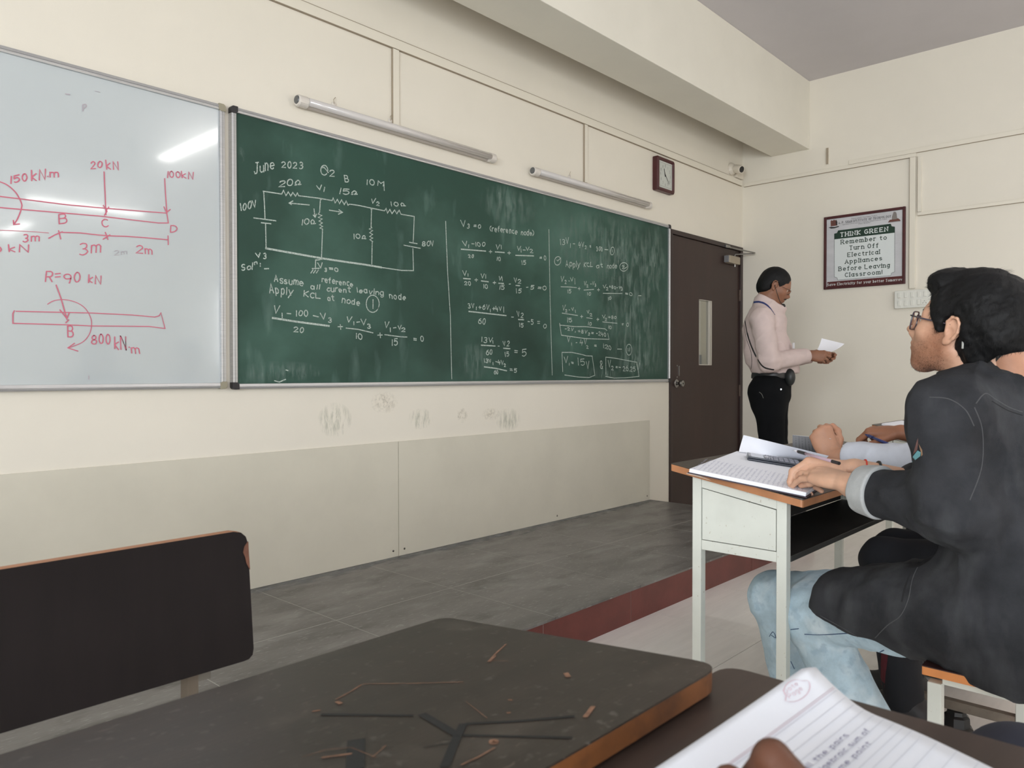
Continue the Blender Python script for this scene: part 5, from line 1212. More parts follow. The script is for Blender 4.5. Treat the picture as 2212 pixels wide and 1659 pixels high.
# ------------------------------------------------------------------ student in the black denim shirt
F0, L0, U0 = Vector((0, 1, 0)), Vector((-1, 0, 0)), Vector((0, 0, 1))
def denim_student():
    t = empty('person', (2.0, 0.30, 0), 'seated bespectacled student in black denim shirt and pale jeans, facing the board', 'person')
    fr = frame((2.003, 0.4245, 1.200), 12, 14)
    c, f, l, u = fr
    neck = Vector((1.985, 0.392, 1.055))
    LS, RS = Vector((1.845, 0.424, 1.010)), Vector((2.175, 0.430, 1.008))
    LE, RE = Vector((1.840, 0.395, 0.812)), Vector((2.215, 0.475, 0.790))
    LW, RW = Vector((1.955, 0.660, 0.822)), Vector((2.085, 0.690, 0.850))
    LH, RH = Vector((1.925, 0.375, 0.555)), Vector((2.100, 0.375, 0.555))
    LK, RK = Vector((2.095, 0.815, 0.440)), Vector((2.215, 0.960, 0.430))
    LA, RA = Vector((2.105, 0.620, 0.090)), Vector((2.260, 0.890, 0.085))
    S = Soft()
    head(S, fr, 0.99, 1.055, 1.0, .006)
    S.cone(c-f*.022-u*.055, neck+Vector((0, 0.0, -0.02)), .050, .056, .03)
    S.cone(neck-U0*.10, Vector((2.0, 0.34, 0.62)), .078, .12, .03, (F0, .7))
    S.cone(LS-U0*.02, RS-U0*.02, .045, .045, .03)
    lh_dir = Vector((0.105, 0.150, 0.000)); 
    for a, b, w_ in ((LS, LE, LW), (RS, RE, RW)):
        S.cone(a, b, .046, .040, .03); S.cone(b, w_, .041, .0275, .03)
    for a, b, e in ((LH, LK, LA), (RH, RK, RA)):
        S.cone(a, b, .070, .050, .04); S.cone(b, e, .048, .034, .03)
    # left hand rests on the page edge, right hand holds the pen over the calculator
    hand(S, LW+Vector((.004, .014, .012)), (0.46, 0.86, 0.07), (-0.18, 0.02, 0.98), 1, s=1.10, curls=[(10, 16, 12), (10, 18, 12), (10, 18, 12), (12, 20, 12)], thumb=[(.012, .020, -.008), (.044, .042, -.012), (.074, .048, -.016), (.098, .044, -.020)])
    tips = hand(S, RW+Vector((-.008, .016, .002)), (-0.10, 0.97, 0.06), (0.25, 0.12, 0.93), -1, s=1.10, curls=[(42, 44, 24), (46, 48, 26), (58, 55, 30), (66, 58, 30)], thumb=[(.012, .022, -.014), (.044, .040, -.034), (.074, .034, -.050), (.096, .020, -.058)])
    hd = bounds([c], .155); pts = [LW, LW+Vector((.09, .20, .0)), RW, RW+Vector((-.03, .19, 0))]; hb = bounds(pts, .065)
    allp = bounds([LS, RS, LE, RE, LA, RK, neck, LH, RH], .10)
    parts = [S.mesh(hd[0], hd[1], .0028), S.mesh(hb[0], hb[1], .0028), S.mesh(allp[0], (allp[1][0], allp[1][1], 1.075), .010)]
    beard = [(c+f*.045+l*.045-u*.075, (.050, .052, .045), (.62, .52, .46), .95, .16), (c+f*.080-u*.088, (.040, .036, .032), (.58, .49, .44), .9, .16), (c+f*.095-u*.041, (.016, .030, .0075), (.30, .24, .22), .6, .10), (c+f*.020+l*.070-u*.030, (.020, .026, .042), (.68, .58, .52), .95, .16),
             (c+f*.088+l*.033+u*.030, (.016, .030, .0055), (.16, .12, .11), .5, .08), (c+f*.094-u*.056, (.012, .022, .012), (1.0, .80, .78), .7, 0)]
    M_sk = skin('light_brown_skin', srgb(205, 160, 134))
    body = softobj('body', parts, M_sk, t, tintf(None, beard))
    # moustache and stubble
    Ms = Soft(); Ps = lambda x, y, z: c+f*x+l*y+u*z
    for q in (1, -1): Ms.cone(Ps(.1045, .003*q, -.0425), Ps(.094, .024*q, -.049), .0042, .0026, .004)
    mb_ = bounds([Ps(.1, 0, -.045)], .04); softobj('moustache', [Ms.mesh(mb_[0], mb_[1], .0016)], M_hairb, t)
    Vb, Nb = vnorm(body); dd = np.minimum(np.linalg.norm((Vb-vf(Ps(.045, .045, -.075)))/np.array((.052, .050, .042)), axis=1), np.minimum(np.linalg.norm((Vb-vf(Ps(.084, 0, -.088)))/np.array((.034, .036, .030)), axis=1), np.linalg.norm((Vb-vf(Ps(.024, .066, -.036)))/np.array((.018, .024, .040)), axis=1)))
    sel = (dd < 1.0) & (np.random.RandomState(2).rand(len(dd)) > dd*.75)
    strands('stubble', (Vb[sel], Nb[sel]), mat('dark_brown_stubble', srgb(64, 44, 34), .8), t, 6500, .0048, .00016, lambda p, nn, rs: (Vector((0, .35, -.8))+Vector(rs.normal(size=3)*.35)-nn*0.0).normalized(), 5, 3.0)
    # hair mass: thick crop, longer over the nape, forelock over the brow
    Hs = Soft(); P = lambda x, y, z: c+f*x+l*y+u*z; rot = (f, l, u)
    Hs.ell(P(-.026, 0, .046), (.118, .092, .102), rot, .02)
    Hs.ell(P(-.062, 0, .014), (.088, .086, .084), rot, .03)
    Hs.ell(P(-.064, 0, -.046), (.048, .062, .052), rot, .030)
    Hs.ell(P(.055, 0, .104), (.046, .066, .032), rot, .03)
    for q in (1, -1):
        Hs.ell(P(.030, .066*q, .044), (.024, .014, .036), rot, .016)
        Hs.cone(P(.026, .072*q, .020), P(.021, .0735*q, -.014), .010, .007, .010)
    # face, ears and neck stay clear of the hair
    Hs.ell(P(.110, 0, -.018), (.072, .110, .082), rot, .008, 'sub')
    Hs.ell(P(.104, 0, .034), (.064, .110, .046), rot, .008, 'sub')
    for q in (1, -1): Hs.ell(P(-.006, .090*q, -.004), (.026, .030, .038), rot, .006, 'sub'); Hs.ell(P(.034, .070*q, -.056), (.060, .040, .050), rot, .010, 'sub')
    Hs.ell(P(.000, 0, -.110), (.070, .070, .062), rot, .012, 'sub')
    Hs.ell(atD(2270, 838, 1.76), (.103, .30, .103), rot, .010, 'sub')
    Hs.field(lambda X, Y, Z: .0042*wav(X, Y, Z, 3, 95)+.0016*wav(X, Y, Z, 5, 330))
    hb2 = bounds([c-f*.03+u*.01], .165)
    hair = softobj('hair', [Hs.mesh(hb2[0], hb2[1], .0032)], M_hairb, t)
    crown = c-f*.045+u*.150
    def dirf(p, nn, rs):
        d = (p-crown); d = (d-nn*d.dot(nn)).normalized() if d.length > .02 else Vector((0, -1, 0)); d = d*0.85+Vector(rs.normal(size=3)*0.24)+nn*0.03
        return d.normalized()
    strands('loose_hair', vnorm(hair), M_hairb, t, 9000, .017, .00030, dirf, 3)
    eyes(fr, t); brows(fr, t); glasses(fr, t, 1.0, m_=mat('purple_grey_spectacle_frame', srgb(62, 52, 64), 0.2, coat=0.5))
    MB().tube([P(-.034, .0790, -.008), P(-.040, .0800, -.022), P(-.042, .0790, -.034)], [.0018, .0022, .0024], 8).build('temple_tip', mat('clear_temple_tip', srgb(190, 190, 184), 0.15, coat=0.5), t, smooth=True)
    # denim shirt worn open
    D = Soft(); Sp = Vector((2.0, 0.335, 0.72))
    D.cone(Vector((2.005, 0.345, 0.985)), Vector((2.005, 0.335, 0.60)), .142, .165, .04, (F0, .80))
    D.cone(LS+Vector((.035, -.02, .016)), RS+Vector((-.035, -.02, .016)), .082, .082, .05)
    D.cone(neck+Vector((.005, -.036, -.002)), Vector((2.0, .325, .95)), .082, .12, .05)
    D.cone(LS, LE+Vector((-.004, .010, .01)), .086, .074, .045); D.cone(LE+Vector((-.002, .000, 0)), LE.lerp(LW, .74), .071, .057, .04)
    D.cone(RS, RE, .074, .066, .045); D.cone(RE, RE.lerp(RW, .40), .064, .054, .03)
    D.cone(Vector((2.0, .300, .60)), Vector((2.0, .290, .475)), .170, .186, .05, (F0, .82))
    D.cone(Vector((1.935, .42, .56)), Vector((2.015, .690, .505)), .118, .090, .05)
    D.cone(Vector((2.085, .42, .56)), Vector((2.130, .640, .510)), .110, .085, .05)
    # collar stand and the pointed lapel tip
    D.cone(neck+Vector((-.060, -.045, .035)), neck+Vector((.060, -.045, .035)), .030, .030, .02)
    D.cone(atD(2000, 848, 1.72), atD(1962, 857, 1.72), .020, .0035, .012)
    D.ell(atD(2272, 742, 1.74), (.096, .30, .096), (f, l, u), .012, 'sub')
    D.half(Vector((0, .765, .5)), (0, 1, .25), .01)
    # curved shirt tail: cut below a line that drops from the knee to the seat
    def tail(X, Y, Z):
        hem = .4370+np.clip((Y-.40), 0, 1)**1.25*.34
        return None
    D.ops.append((lambda X, Y, Z: (Z-(.4370+np.clip(Y-.46, 0, 1)**1.15*.24+np.clip(.20-Y, 0, 1)*.2))+X*0, None, None, .006, 'sub'))
    # room for the sleeves' openings
    cutL = (LW-LE).normalized(); e0 = LE.lerp(LW, .74)
    D.ops.append((lambda X, Y, Z: np.maximum(-((X-e0.x)*cutL.x+(Y-e0.y)*cutL.y+(Z-e0.z)*cutL.z), np.sqrt((X-LW.x)**2+(Y-LW.y)**2+(Z-LW.z)**2)-.17), None, None, .003, 'sub'))
    def folds(X, Y, Z):
        a = .0062*wav(X, Y, Z*0.6, 11, 34)-crease(X, Y, Z*.7, 14, 26, .0060)+.0020*wav(X, Y, Z, 12, 85)
        ew = np.exp(-(((X-LE.x)**2+(Y-LE.y)**2+(Z-LE.z)**2)/.012)); a = a+.0035*ew*np.sin(85*(Z+Y*0.7)+3*np.sin(20*X))
        aw = np.exp(-(((X-1.88)**2+(Y-.45)**2+(Z-.95)**2)/.014)); a = a+.004*aw*np.sin(70*(Z-.6*Y)+2*np.sin(15*Y))
        return a
    D.field(folds)
    db = bounds([LS, RS, LE, RE, LW, neck+U0*.06, Vector((2.0, .80, .42)), Vector((2.0, .10, .44))], .09)
    M_den = mat('black_denim', srgb(47, 48, 51), 0.9, var=0.30, scale=7, bump=0.6, bscale=520, spec=0.2, spots=[(srgb(100, 102, 104), 11, 0.50, 0.68, 0.28, (1, 1, .4)), (srgb(38, 34, 34), 5, 0.55, 0.8, 0.4, (1, 1, 1))])
    shirt = softobj('denim_shirt', [D.mesh(db[0], db[1], .0048)], M_den, t)
    # rolled cuff
    Cf = Soft(); cdir = cutL; a0 = LE.lerp(LW, .68); a1 = LE.lerp(LW, .875)
    Cf.cone(a0, a1, .0655, .0590, .01); Cf.half(a0, -cdir, .006); Cf.half(a1, cdir, .008)
    Cf.cone(a1-cdir*.004, a1+cdir*.05, .044, .044, .006, None, 'sub')
    Cf.field(lambda X, Y, Z: .0012*wav(X, Y, Z, 21, 120))
    M_cuff = mat('pale_grey_denim_lining', srgb(168, 170, 170), 0.85, var=0.08, scale=14, bump=0.4, bscale=500)
    cb = bounds([a0, a1], .085); cuff = softobj('rolled_cuff', [Cf.mesh(cb[0], cb[1], .0030)], M_cuff, t)
    sf = Surf(shirt); M_seam = mat('grey_stitched_seam', srgb(72, 72, 74), 0.9); M_dseam = mat('dark_seam_strip', srgb(30, 30, 32), 0.9)
    seamobj('seam', sf, [([(2108, 872), (2128, 850), (2150, 862), (2180, 880), (2209, 890)], .0022), ([(2012, 1178), (1975, 1240), (1962, 1295), (1945, 1330), (1918, 1350), (1890, 1378)], .0022), ([(2008, 858), (2050, 862), (2085, 885), (2104, 920)], .0022),
                         ([(1772, 1330), (1830, 1362), (1890, 1400), (1915, 1430)], .0022), ([(2095, 1080), (2120, 1010), (2122, 930), (2105, 880)], .0022)], M_seam, t)
    seamobj('stitching', sf, [([(2142, 866), (2176, 886), (2209, 897)], .002), ([(1996, 1195), (1962, 1250), (1948, 1300)], .005)], M_dseam, t)  # near-black strips laid along the seams
    # small teal and rust embroidered leaf on the sleeve
    pb = MB()
    def patch(pts, nm, m_):
        H = [sf.hit(*p) for p in pts]
        if any(h[0] is None for h in H): return
        v = []
        for p, n in H: v.append(p-ray(1970, 975).normalized()*0.006)
        MB().add(v, [tuple(range(len(v)))]).build(nm, m_, t)
    patch([(1970, 999), (1972, 986), (1982, 973), (1989, 977), (1988, 985), (1978, 993)], 'embroidered_leaf', mat('teal_thread', srgb(104, 158, 166), 0.8))
    patch([(1972, 982), (1979, 957), (1983, 946), (1983, 958), (1981, 973)], 'embroidered_stem', mat('rust_thread', srgb(104, 74, 70), 0.8))
    patch([(1989, 976), (1984, 958), (1992, 972), (1993, 982), (1990, 986)], 'embroidered_edge', mat('tan_thread', srgb(132, 104, 80), 0.8))
    # black undershirt seen at the neck
    Us = Soft(); Us.cone(neck+Vector((0, .010, .075)), neck+Vector((.005, -.005, -.06)), .074, .100, .03, (F0, .98)); Us.half(neck+Vector((0, 0, .072)), (-.05, .24, .97), .004); Us.ell(atD(2272, 742, 1.74), (.098, .30, .098), (f, l, u), .010, 'sub')
    ub = bounds([neck], .12); softobj('black_undershirt', [Us.mesh(ub[0], (ub[1][0], ub[1][1], ub[1][2]), .006)], mat('black_jersey', srgb(26, 25, 28), 0.9), t)
    # jeans
    J = Soft()
    J.cone(LH+Vector((.06, -.04, 0)), RH+Vector((-.06, -.04, 0)), .112, .112, .05)
    for a, b, e, q in ((LH, LK, LA, 0), (RH, RK, RA, 1)):
        J.cone(a, b, .094, .072, .05); J.cone(b, e, .070, .074, .04)
    J.half((0, 0, .075), (0, 0, -1), .004)
    J.ops.append((lambda X, Y, Z: (.4580-Z)*-1.0+np.clip(Y-.50, 0, 1)*30+X*0, None, None, .004, 'sub'))
    J.ops.append((lambda X, Y, Z: -((.0)-(Z-.640))+X*0+Y*0, None, None, .004, 'sub')) if False else None
    J.field(lambda X, Y, Z: .0032*wav(X, Y*0.6, Z, 31, 60)-crease(X, Y*.8, Z, 33, 30, .0050)+.0035*np.exp(-((Y-LK.y+.02)**2+(Z-LK.z)**2)/.006)*np.sin(95*(Z+Y*.8)))
    jb = bounds([LH, RH, LK, RK, LA, RA], .11)
    M_jean = mat('pale_blue_denim', srgb(176, 198, 210), 0.85, var=0.10, scale=22, bump=0.4, bscale=480, spots=[(srgb(214, 226, 232), 14, 0.50, 0.66, 0.6, (1, 1, 1)), (srgb(146, 170, 188), 34, 0.56, 0.66, 0.5, (1, 1, 1))])
    jn = softobj('jeans', [J.mesh(jb[0], jb[1], .0055)], M_jean, t)
    js = Surf(jn); M_js = mat('navy_jean_seam', srgb(62, 82, 116), 0.8)
    seamobj('jean_seam', js, [([(1708, 1360), (1726, 1358)], .0022), ([(1738, 1370), (1780, 1371), (1860, 1366)], .0028), ([(1865, 1421), (1885, 1416), (1910, 1404)], .003), ([(1708, 1428), (1716, 1445)], .0022), ([(1662, 1375), (1670, 1365), (1676, 1378), (1666, 1372)], .002)], M_js, t)['kind'] = 'stuff'
    # shoes
    for A_, q in ((LA, 1), (RA, -1)):
        Z_ = Soft(); d = Vector((.06, .99, 0)); Z_.cone(A_+Vector((0, -.035, -.045)), A_+d*.145+Vector((0, 0, -.052)), .044, .038, .03); Z_.cone(A_+Vector((0, -.01, -.01)), A_+Vector((0, .05, -.04)), .046, .040, .03); Z_.half((0, 0, .002), (0, 0, -1), .003)
        zb = bounds([A_, A_+d*.145], .09); softobj('shoe', [Z_.mesh(zb[0], zb[1], .007)], mat('dark_shoe', srgb(36, 34, 36), 0.6) if q == 1 else bpy.data.materials['dark_shoe'], t)
    # bracelets on the right wrist
    def ring(name, p, ax, rad, th, m_):
        ax = ax.normalized(); a = ax.orthogonal().normalized(); b_ = ax.cross(a)
        MB().tube([p+(a*math.cos(k*math.pi/12)+b_*math.sin(k*math.pi/12))*rad for k in range(25)], th, 6, caps=False).build(name, m_, t, smooth=True)
    ra = RW-RE
    ring('red_thread_bracelet', RE.lerp(RW, .93), ra, .0305, .0020, mat('red_thread', srgb(206, 62, 46), 0.7))
    ring('black_bead_bracelet', RE.lerp(RW, .80), ra, .0335, .0036, mat('black_beads', srgb(30, 34, 34), 0.5))
    return t, RW, tips
ds_t, RW_, tips_ = denim_student()

# ------------------------------------------------------------------ the lecturer standing on the platform
def lecturer():
    D_ = 4.90
    A_ = lambda x, y, d=0.0: atD(x, y, D_+d)
    base = A_(1668, 1127); 
    t = empty('person', (base.x, base.y, PZ), 'moustached man in a pale pink shirt and black trousers reading a sheet by the door', 'person')
    az = 152
    fr = frame(A_(1674, 620), az, -29); c, f, l, u = fr
    F_ = Vector((math.sin(R(az)), math.cos(R(az)), 0)); L_ = Vector((-math.cos(R(az)), math.sin(R(az)), 0))
    neck = A_(1656, 648); ch = A_(1655, 700); wa = A_(1667, 800)
    RS = ch-L_*.175+U0*.035; LS = ch+L_*.175+U0*.035
    RS = A_(1646, 690, -.17); LS = A_(1664, 690, .17)
    RE = A_(1661, 782, -.22); LE = A_(1690, 775, .20)
    RW = A_(1744, 768, -.12); LW = A_(1752, 770, .06)
    RH, LH = A_(1661, 846, -.09), A_(1668, 846, .09)
    RK, LK = A_(1668, 968, -.09), A_(1676, 968, .10)
    RA, LA = RK+Vector((0, 0, 0)), LK
    RA = A_(1662, 1104, -.10); LA = A_(1680, 1104, .10)
    S = Soft(); head(S, fr, .93, .985)
    S.cone(c-f*.030-u*.050, neck-U0*.03, .050, .056, .03)
    S.cone(neck-U0*.13, wa, .078, .095, .03, (F_, .75)); S.cone(LS-U0*.02, RS-U0*.02, .045, .045, .03)
    for a, b, w_ in ((RS, RE, RW), (LS, LE, LW)): S.cone(a, b, .045, .038, .03); S.cone(b, w_, .038, .027, .03)
    for a, b, e in ((RH, RK, RA), (LH, LK, LA)): S.cone(a, b, .072, .052, .04); S.cone(b, e, .050, .036, .03)
    hdir = (F_*.95+Vector((0, 0, .05))).normalized()
    hand(S, RW+hdir*.012, hdir+Vector((0, 0, -.10)), -L_*.95+U0*.30, -1, s=1.0, curls=[(34, 46, 30), (44, 56, 36), (56, 62, 40), (62, 64, 40)], thumb=[(.012, .022, -.010), (.046, .036, -.026), (.076, .030, -.034), (.098, .020, -.036)])
    hand(S, LW+hdir*.012, hdir+Vector((0, 0, -.10)), L_*.95+U0*.30, 1, s=1.0, curls=[(34, 46, 30), (44, 56, 36), (56, 62, 40), (62, 64, 40)], thumb=[(.012, .022, -.010), (.046, .036, -.026), (.076, .030, -.034), (.098, .020, -.036)])
    hb = bounds([c], .16); b2_ = bounds([RW, LW, RW+hdir*.17, LW+hdir*.17], .05); b3_ = bounds([RS, LS, RE, LE, RW, LW, RA, LA], .10)
    tint = [(c+f*.099-u*.044, (.016, .028, .008), (.28, .24, .24), .6, .10), (c+f*.088+u*.030, (.016, .050, .006), (.25, .22, .22), .5, .08), (c+f*.05-u*.08, (.05, .06, .05), (.86, .82, .80), .9, .05)]
    softobj('body', [S.mesh(hb[0], hb[1], .0040), S.mesh(b2_[0], b2_[1], .0035), S.mesh(b3_[0], (b3_[1][0], b3_[1][1], neck.z-.02), .014)], skin('brown_skin', srgb(134, 92, 70)), t, tintf(None, tint))
    Hs = Soft(); P = lambda x, y, z: c+(f*x+l*y+u*z)*.93; rot = (f, l, u)
    Hs.ell(P(-.018, 0, .040), (.097, .077, .088), rot, .02); Hs.ell(P(-.054, 0, -.018), (.062, .070, .070), rot, .03)
    Hs.ell(P(.110, 0, -.020), (.062, .085, .095), rot, .010, 'sub'); Hs.ell(P(.105, 0, .060), (.034, .060, .030), rot, .012, 'sub')
    for q in (1, -1): Hs.ell(P(-.002, .088*q, -.012), (.030, .030, .036), rot, .006, 'sub')
    Hs.ell(P(.018, 0, -.112), (.090, .090, .066), rot, .012, 'sub')
    Hs.field(lambda X, Y, Z: .0018*wav(X, Y, Z, 3, 150))
    Ms = Soft()
    for q in (1, -1): Ms.cone(P(.1040, .004*q, -.0415), P(.094, .026*q, -.049), .0052, .0034, .005)
    mb_ = bounds([P(.1, 0, -.045)], .045); softobj('moustache', [Ms.mesh(mb_[0], mb_[1], .0022)], M_hairb, t)
    softobj('hair', [Hs.mesh(hb[0], hb[1], .0042)], M_hairb, t)
    eyes(fr, t, .93); brows(fr, t, .93); glasses(fr, t, .93, True, mat('thin_metal_spectacle_frame', srgb(70, 62, 58), 0.25, 0.6))
    # shirt
    D = Soft()
    D.cone(A_(1654, 705), A_(1667, 806), .135, .140, .05, (F_, .90)); D.cone(A_(1676, 760), A_(1690, 796), .095, .105, .05)
    D.cone(LS-L_*.03, RS+L_*.03, .064, .064, .05); D.cone(neck-U0*.015, A_(1655, 690), .072, .12, .04)
    D.cone(A_(1634, 715), A_(1636, 770), .085, .080, .04)
    for a, b, w_ in ((RS, RE, RW), (LS, LE, LW)): D.cone(a, b, .068, .060, .05); D.cone(b, b.lerp(w_, .90), .060, .045, .03)
    # collar
    D.cone(A_(1648, 653), A_(1672, 670), .058, .058, .02); D.cone(A_(1654, 652), A_(1677, 663), .062, .058, .012); D.half(A_(1655, 643), U0*.86+F_*.50, .004); D.cone(A_(1672, 664, -.05), A_(1682, 678, -.05), .014, .006, .010)
    D.half((0, 0, A_(1667, 806).z), (0, 0, -1), .006)
    for b, w_ in ((RE, RW), (LE, LW)):
        cd = (w_-b).normalized(); e0 = b.lerp(w_, .97)
        D.ops.append((lambda X, Y, Z, cd=cd, e0=e0, w_=w_: np.maximum(-((X-e0.x)*cd.x+(Y-e0.y)*cd.y+(Z-e0.z)*cd.z), np.sqrt((X-w_.x)**2+(Y-w_.y)**2+(Z-w_.z)**2)-.12), None, None, .003, 'sub'))
    D.field(lambda X, Y, Z: .0050*wav(X, Y, Z, 41, 42)-crease(X, Y, Z*.8, 44, 34, .0048)+.004*np.exp(-((X-RE.x)**2+(Y-RE.y)**2+(Z-RE.z)**2)/.010)*np.sin(90*(Z-.3*X)))
    sb = bounds([RS, LS, RE, LE, RW, LW, neck, wa, A_(1630, 760)], .11)
    shirt = softobj('shirt', [D.mesh(sb[0], sb[1], .0062)], mat('pale_pink_cotton', srgb(196, 178, 174), 0.85, var=0.05, scale=10, bump=0.2, bscale=300), t)
    for b, w_ in ((RE, RW), (LE, LW)):
        cd = (w_-b).normalized(); Cf = Soft(); Cf.cone(b.lerp(w_, .80), b.lerp(w_, .99), .047, .044, .01); Cf.half(b.lerp(w_, .78), -cd, .004); Cf.half(b.lerp(w_, 1.0), cd, .004)
        q = bounds([b.lerp(w_, .8), w_], .07); softobj('cuff', [Cf.mesh(q[0], q[1], .0045)], bpy.data.materials['pale_pink_cotton'], t)
    # trousers, belt
    J = Soft(); wz = A_(1667, 800)
    J.cone(A_(1669, 814), A_(1665, 850), .126, .135, .05, (F_, .92)); J.cone(A_(1650, 848, -.06), A_(1652, 870, -.06), .100, .085, .05); J.cone(A_(1652, 848, .08), A_(1656, 870, .08), .100, .085, .05)
    for a, b, e in ((RH, RK, RA), (LH, LK, LA)): J.cone(a, b, .098, .074, .05); J.cone(b, e, .072, .062, .03)
    J.half((0, 0, A_(1667, 811).z), (0, 0, 1), .004); J.half((0, 0, PZ+.02), (0, 0, -1), .004)
    J.field(lambda X, Y, Z: .003*wav(X, Y, Z, 51, 40))
    jb = bounds([RA, LA, A_(1667, 800)], .18); tr = softobj('trousers', [J.mesh(jb[0], jb[1], .0075)], mat('black_cotton', srgb(15, 16, 18), 0.95, spec=.15, var=0.15, scale=12), t)
    B = Soft(); B.cone(A_(1669, 806), A_(1668, 816), .137, .139, .04, (F_, .93)); B.half((0, 0, A_(1669, 803).z), (0, 0, 1), .002); B.half((0, 0, A_(1669, 818).z), (0, 0, -1), .002)
    bb = bounds([A_(1669, 810)], .17); softobj('belt', [B.mesh(bb[0], (bb[1][0], bb[1][1], bb[1][2]), .006)], mat('black_leather', srgb(34, 33, 35), 0.3, bump=0.2), t)
    for A0 in (RA, LA):
        Z_ = Soft(); q0 = Vector((A0.x, A0.y, PZ+.05)); Z_.cone(q0-F_*.04, q0+F_*.15-U0*.015, .046, .036, .03); Z_.cone(q0+U0*.03, q0+F_*.04, .05, .05, .03); Z_.half((0, 0, PZ+.001), (0, 0, -1), .003)
        zb = bounds([q0-F_*.05, q0+F_*.16], .08); softobj('shoe', [Z_.mesh(zb[0], zb[1], .008)], bpy.data.materials['black_leather'], t)
    # phone pouch on the belt, rivet, stitched arc on the back pocket
    pc = A_(1706, 815, -.13); X_ = F_; 
    Q = Soft(); Q.ell(pc, (.030, .020, .055), (F_, L_, U0), .01); Q.ell(pc+F_*.006, (.026, .026, .046), (F_, L_, U0), .01)
    qb = bounds([pc], .075); softobj('belt_pouch', [Q.mesh(qb[0], qb[1], .004)], mat('black_pouch', srgb(28, 31, 31), 0.4), t)
    ss = Surf(tr); st = Surf(shirt)
    h = ss.hit(1687, 841)
    if h[0]: MB().lathe(h[0], -ray(1687, 841), [(-.002, .006), (.003, .005)], 10).build('rivet', mat('pale_rivet', srgb(200, 204, 206), 0.3, 0.5), t)
    seamobj('pocket_stitching', ss, [([(1640, 847), (1645, 851), (1649, 860)], .003)], mat('pale_thread', srgb(120, 120, 116), 0.8), t)
    # lanyard, sling strap and thin wire
    M_blue = mat('blue_ribbon', srgb(38, 52, 104), 0.5)
    seamobj('lanyard', st, [([(1628, 653), (1638, 652), (1650, 655), (1662, 664), (1674, 680)], .013), ([(1703, 723), (1707, 732), (1712, 745)], .014)], M_blue, t)
    h = st.hit(1711, 745); p = (h[0] if h[0] else A_(1712, 746, -.1))
    MB().box(-.014, .014, -.002, .002, -.020, .016, Matrix.Translation(p+F_*.006)).build('lanyard_clip', mat('bright_clip', srgb(214, 216, 222), 0.3, 0.4), t)
    seamobj('sling_strap', st, [([(1609, 690), (1613, 715), (1622, 745), (1636, 775), (1650, 793), (1672, 799)], .010)], M_black, t)
    seamobj('headset_wire', st, [([(1607, 702), (1612, 730), (1622, 760), (1624, 785), (1621, 802)], .0035)], M_black, t)
    # headset microphone
    mp_ = A_(1692, 661, -.04); hm = MB().tube([P(-.010, -.084, .0), P(.030, -.082, -.040), P(.075, -.055, -.078), mp_], .0018, 6).build('microphone_boom', M_black, t, smooth=True)
    Q = Soft(); Q.ell(mp_, (.0135, .0135, .0145), None, .01); qb = bounds([mp_], .03); softobj('microphone_foam', [Q.mesh(qb[0], qb[1], .003)], M_black, t)
    MB().tube([P(-.020, -.084, .020), P(-.060, -.070, .008), P(-.098, -.030, -.004), P(-.098, .030, -.004), P(-.060, .070, .008)], .0016, 6).build('headset_band', M_black, t, smooth=True)
    MB().tube([P(-.098, -.035, -.010), A_(1640, 638), A_(1634, 646), A_(1632, 652)], .0012, 5).build('clear_wire', mat('pale_wire', srgb(200, 196, 190), 0.4), t, smooth=True)
    return RW, LW, hdir, F_, L_
lRW, lLW, lh, lF, lL = lecturer()
# the sheet he reads
pt = empty('paper_sheet', atD(1790, 750, 4.85), 'loose white sheet held up by the man near the door', 'paper')
def sheet(name, corners, m_, parent, bend=0.0, n=10, th=0.0006, bdir=None):
    """curved sheet through four corners (a b c d); bend lifts the middle"""
    a, b_, c_, d_ = [Vector(p) for p in corners]; nn = (b_-a).cross(d_-a).normalized() if bdir is None else Vector(bdir)
    g = []
    for i in range(n+1):
        for j in range(n+1):
            s, t_ = i/n, j/n; p = a*(1-s)*(1-t_)+b_*s*(1-t_)+c_*s*t_+d_*(1-s)*t_
            g.append(p+nn*(bend*4*s*(1-s)))
    top = g; bot = [p-nn*th for p in g]; v = top+bot; N_ = (n+1)**2; f = []
    for i in range(n):
        for j in range(n):
            q = (i*(n+1)+j, (i+1)*(n+1)+j, (i+1)*(n+1)+j+1, i*(n+1)+j+1); f.append(q); f.append(tuple(k+N_ for k in q[::-1]))
    rim = [i*(n+1) for i in range(n+1)]+[n*(n+1)+j for j in range(1, n+1)]+[i*(n+1)+n for i in range(n-1, -1, -1)]+[j for j in range(n-1, 0, -1)]
    for k in range(len(rim)): f.append((rim[k], rim[(k+1) % len(rim)], rim[(k+1) % len(rim)]+N_, rim[k]+N_))
    o = MB().add(v, f).build(name, m_, parent)
    for p in o.data.polygons: p.use_smooth = True
    e = o.modifiers.new('split', 'EDGE_SPLIT'); e.split_angle = R(50); return o
M_paper = mat('white_paper', srgb(232, 234, 242), 0.75)
sheet('sheet', [atD(1757, 766, 4.86), atD(1775, 731, 5.00), atD(1824, 743, 5.02), atD(1778, 764, 4.80)], M_paper, pt, 0.012, 8, 0.0012)

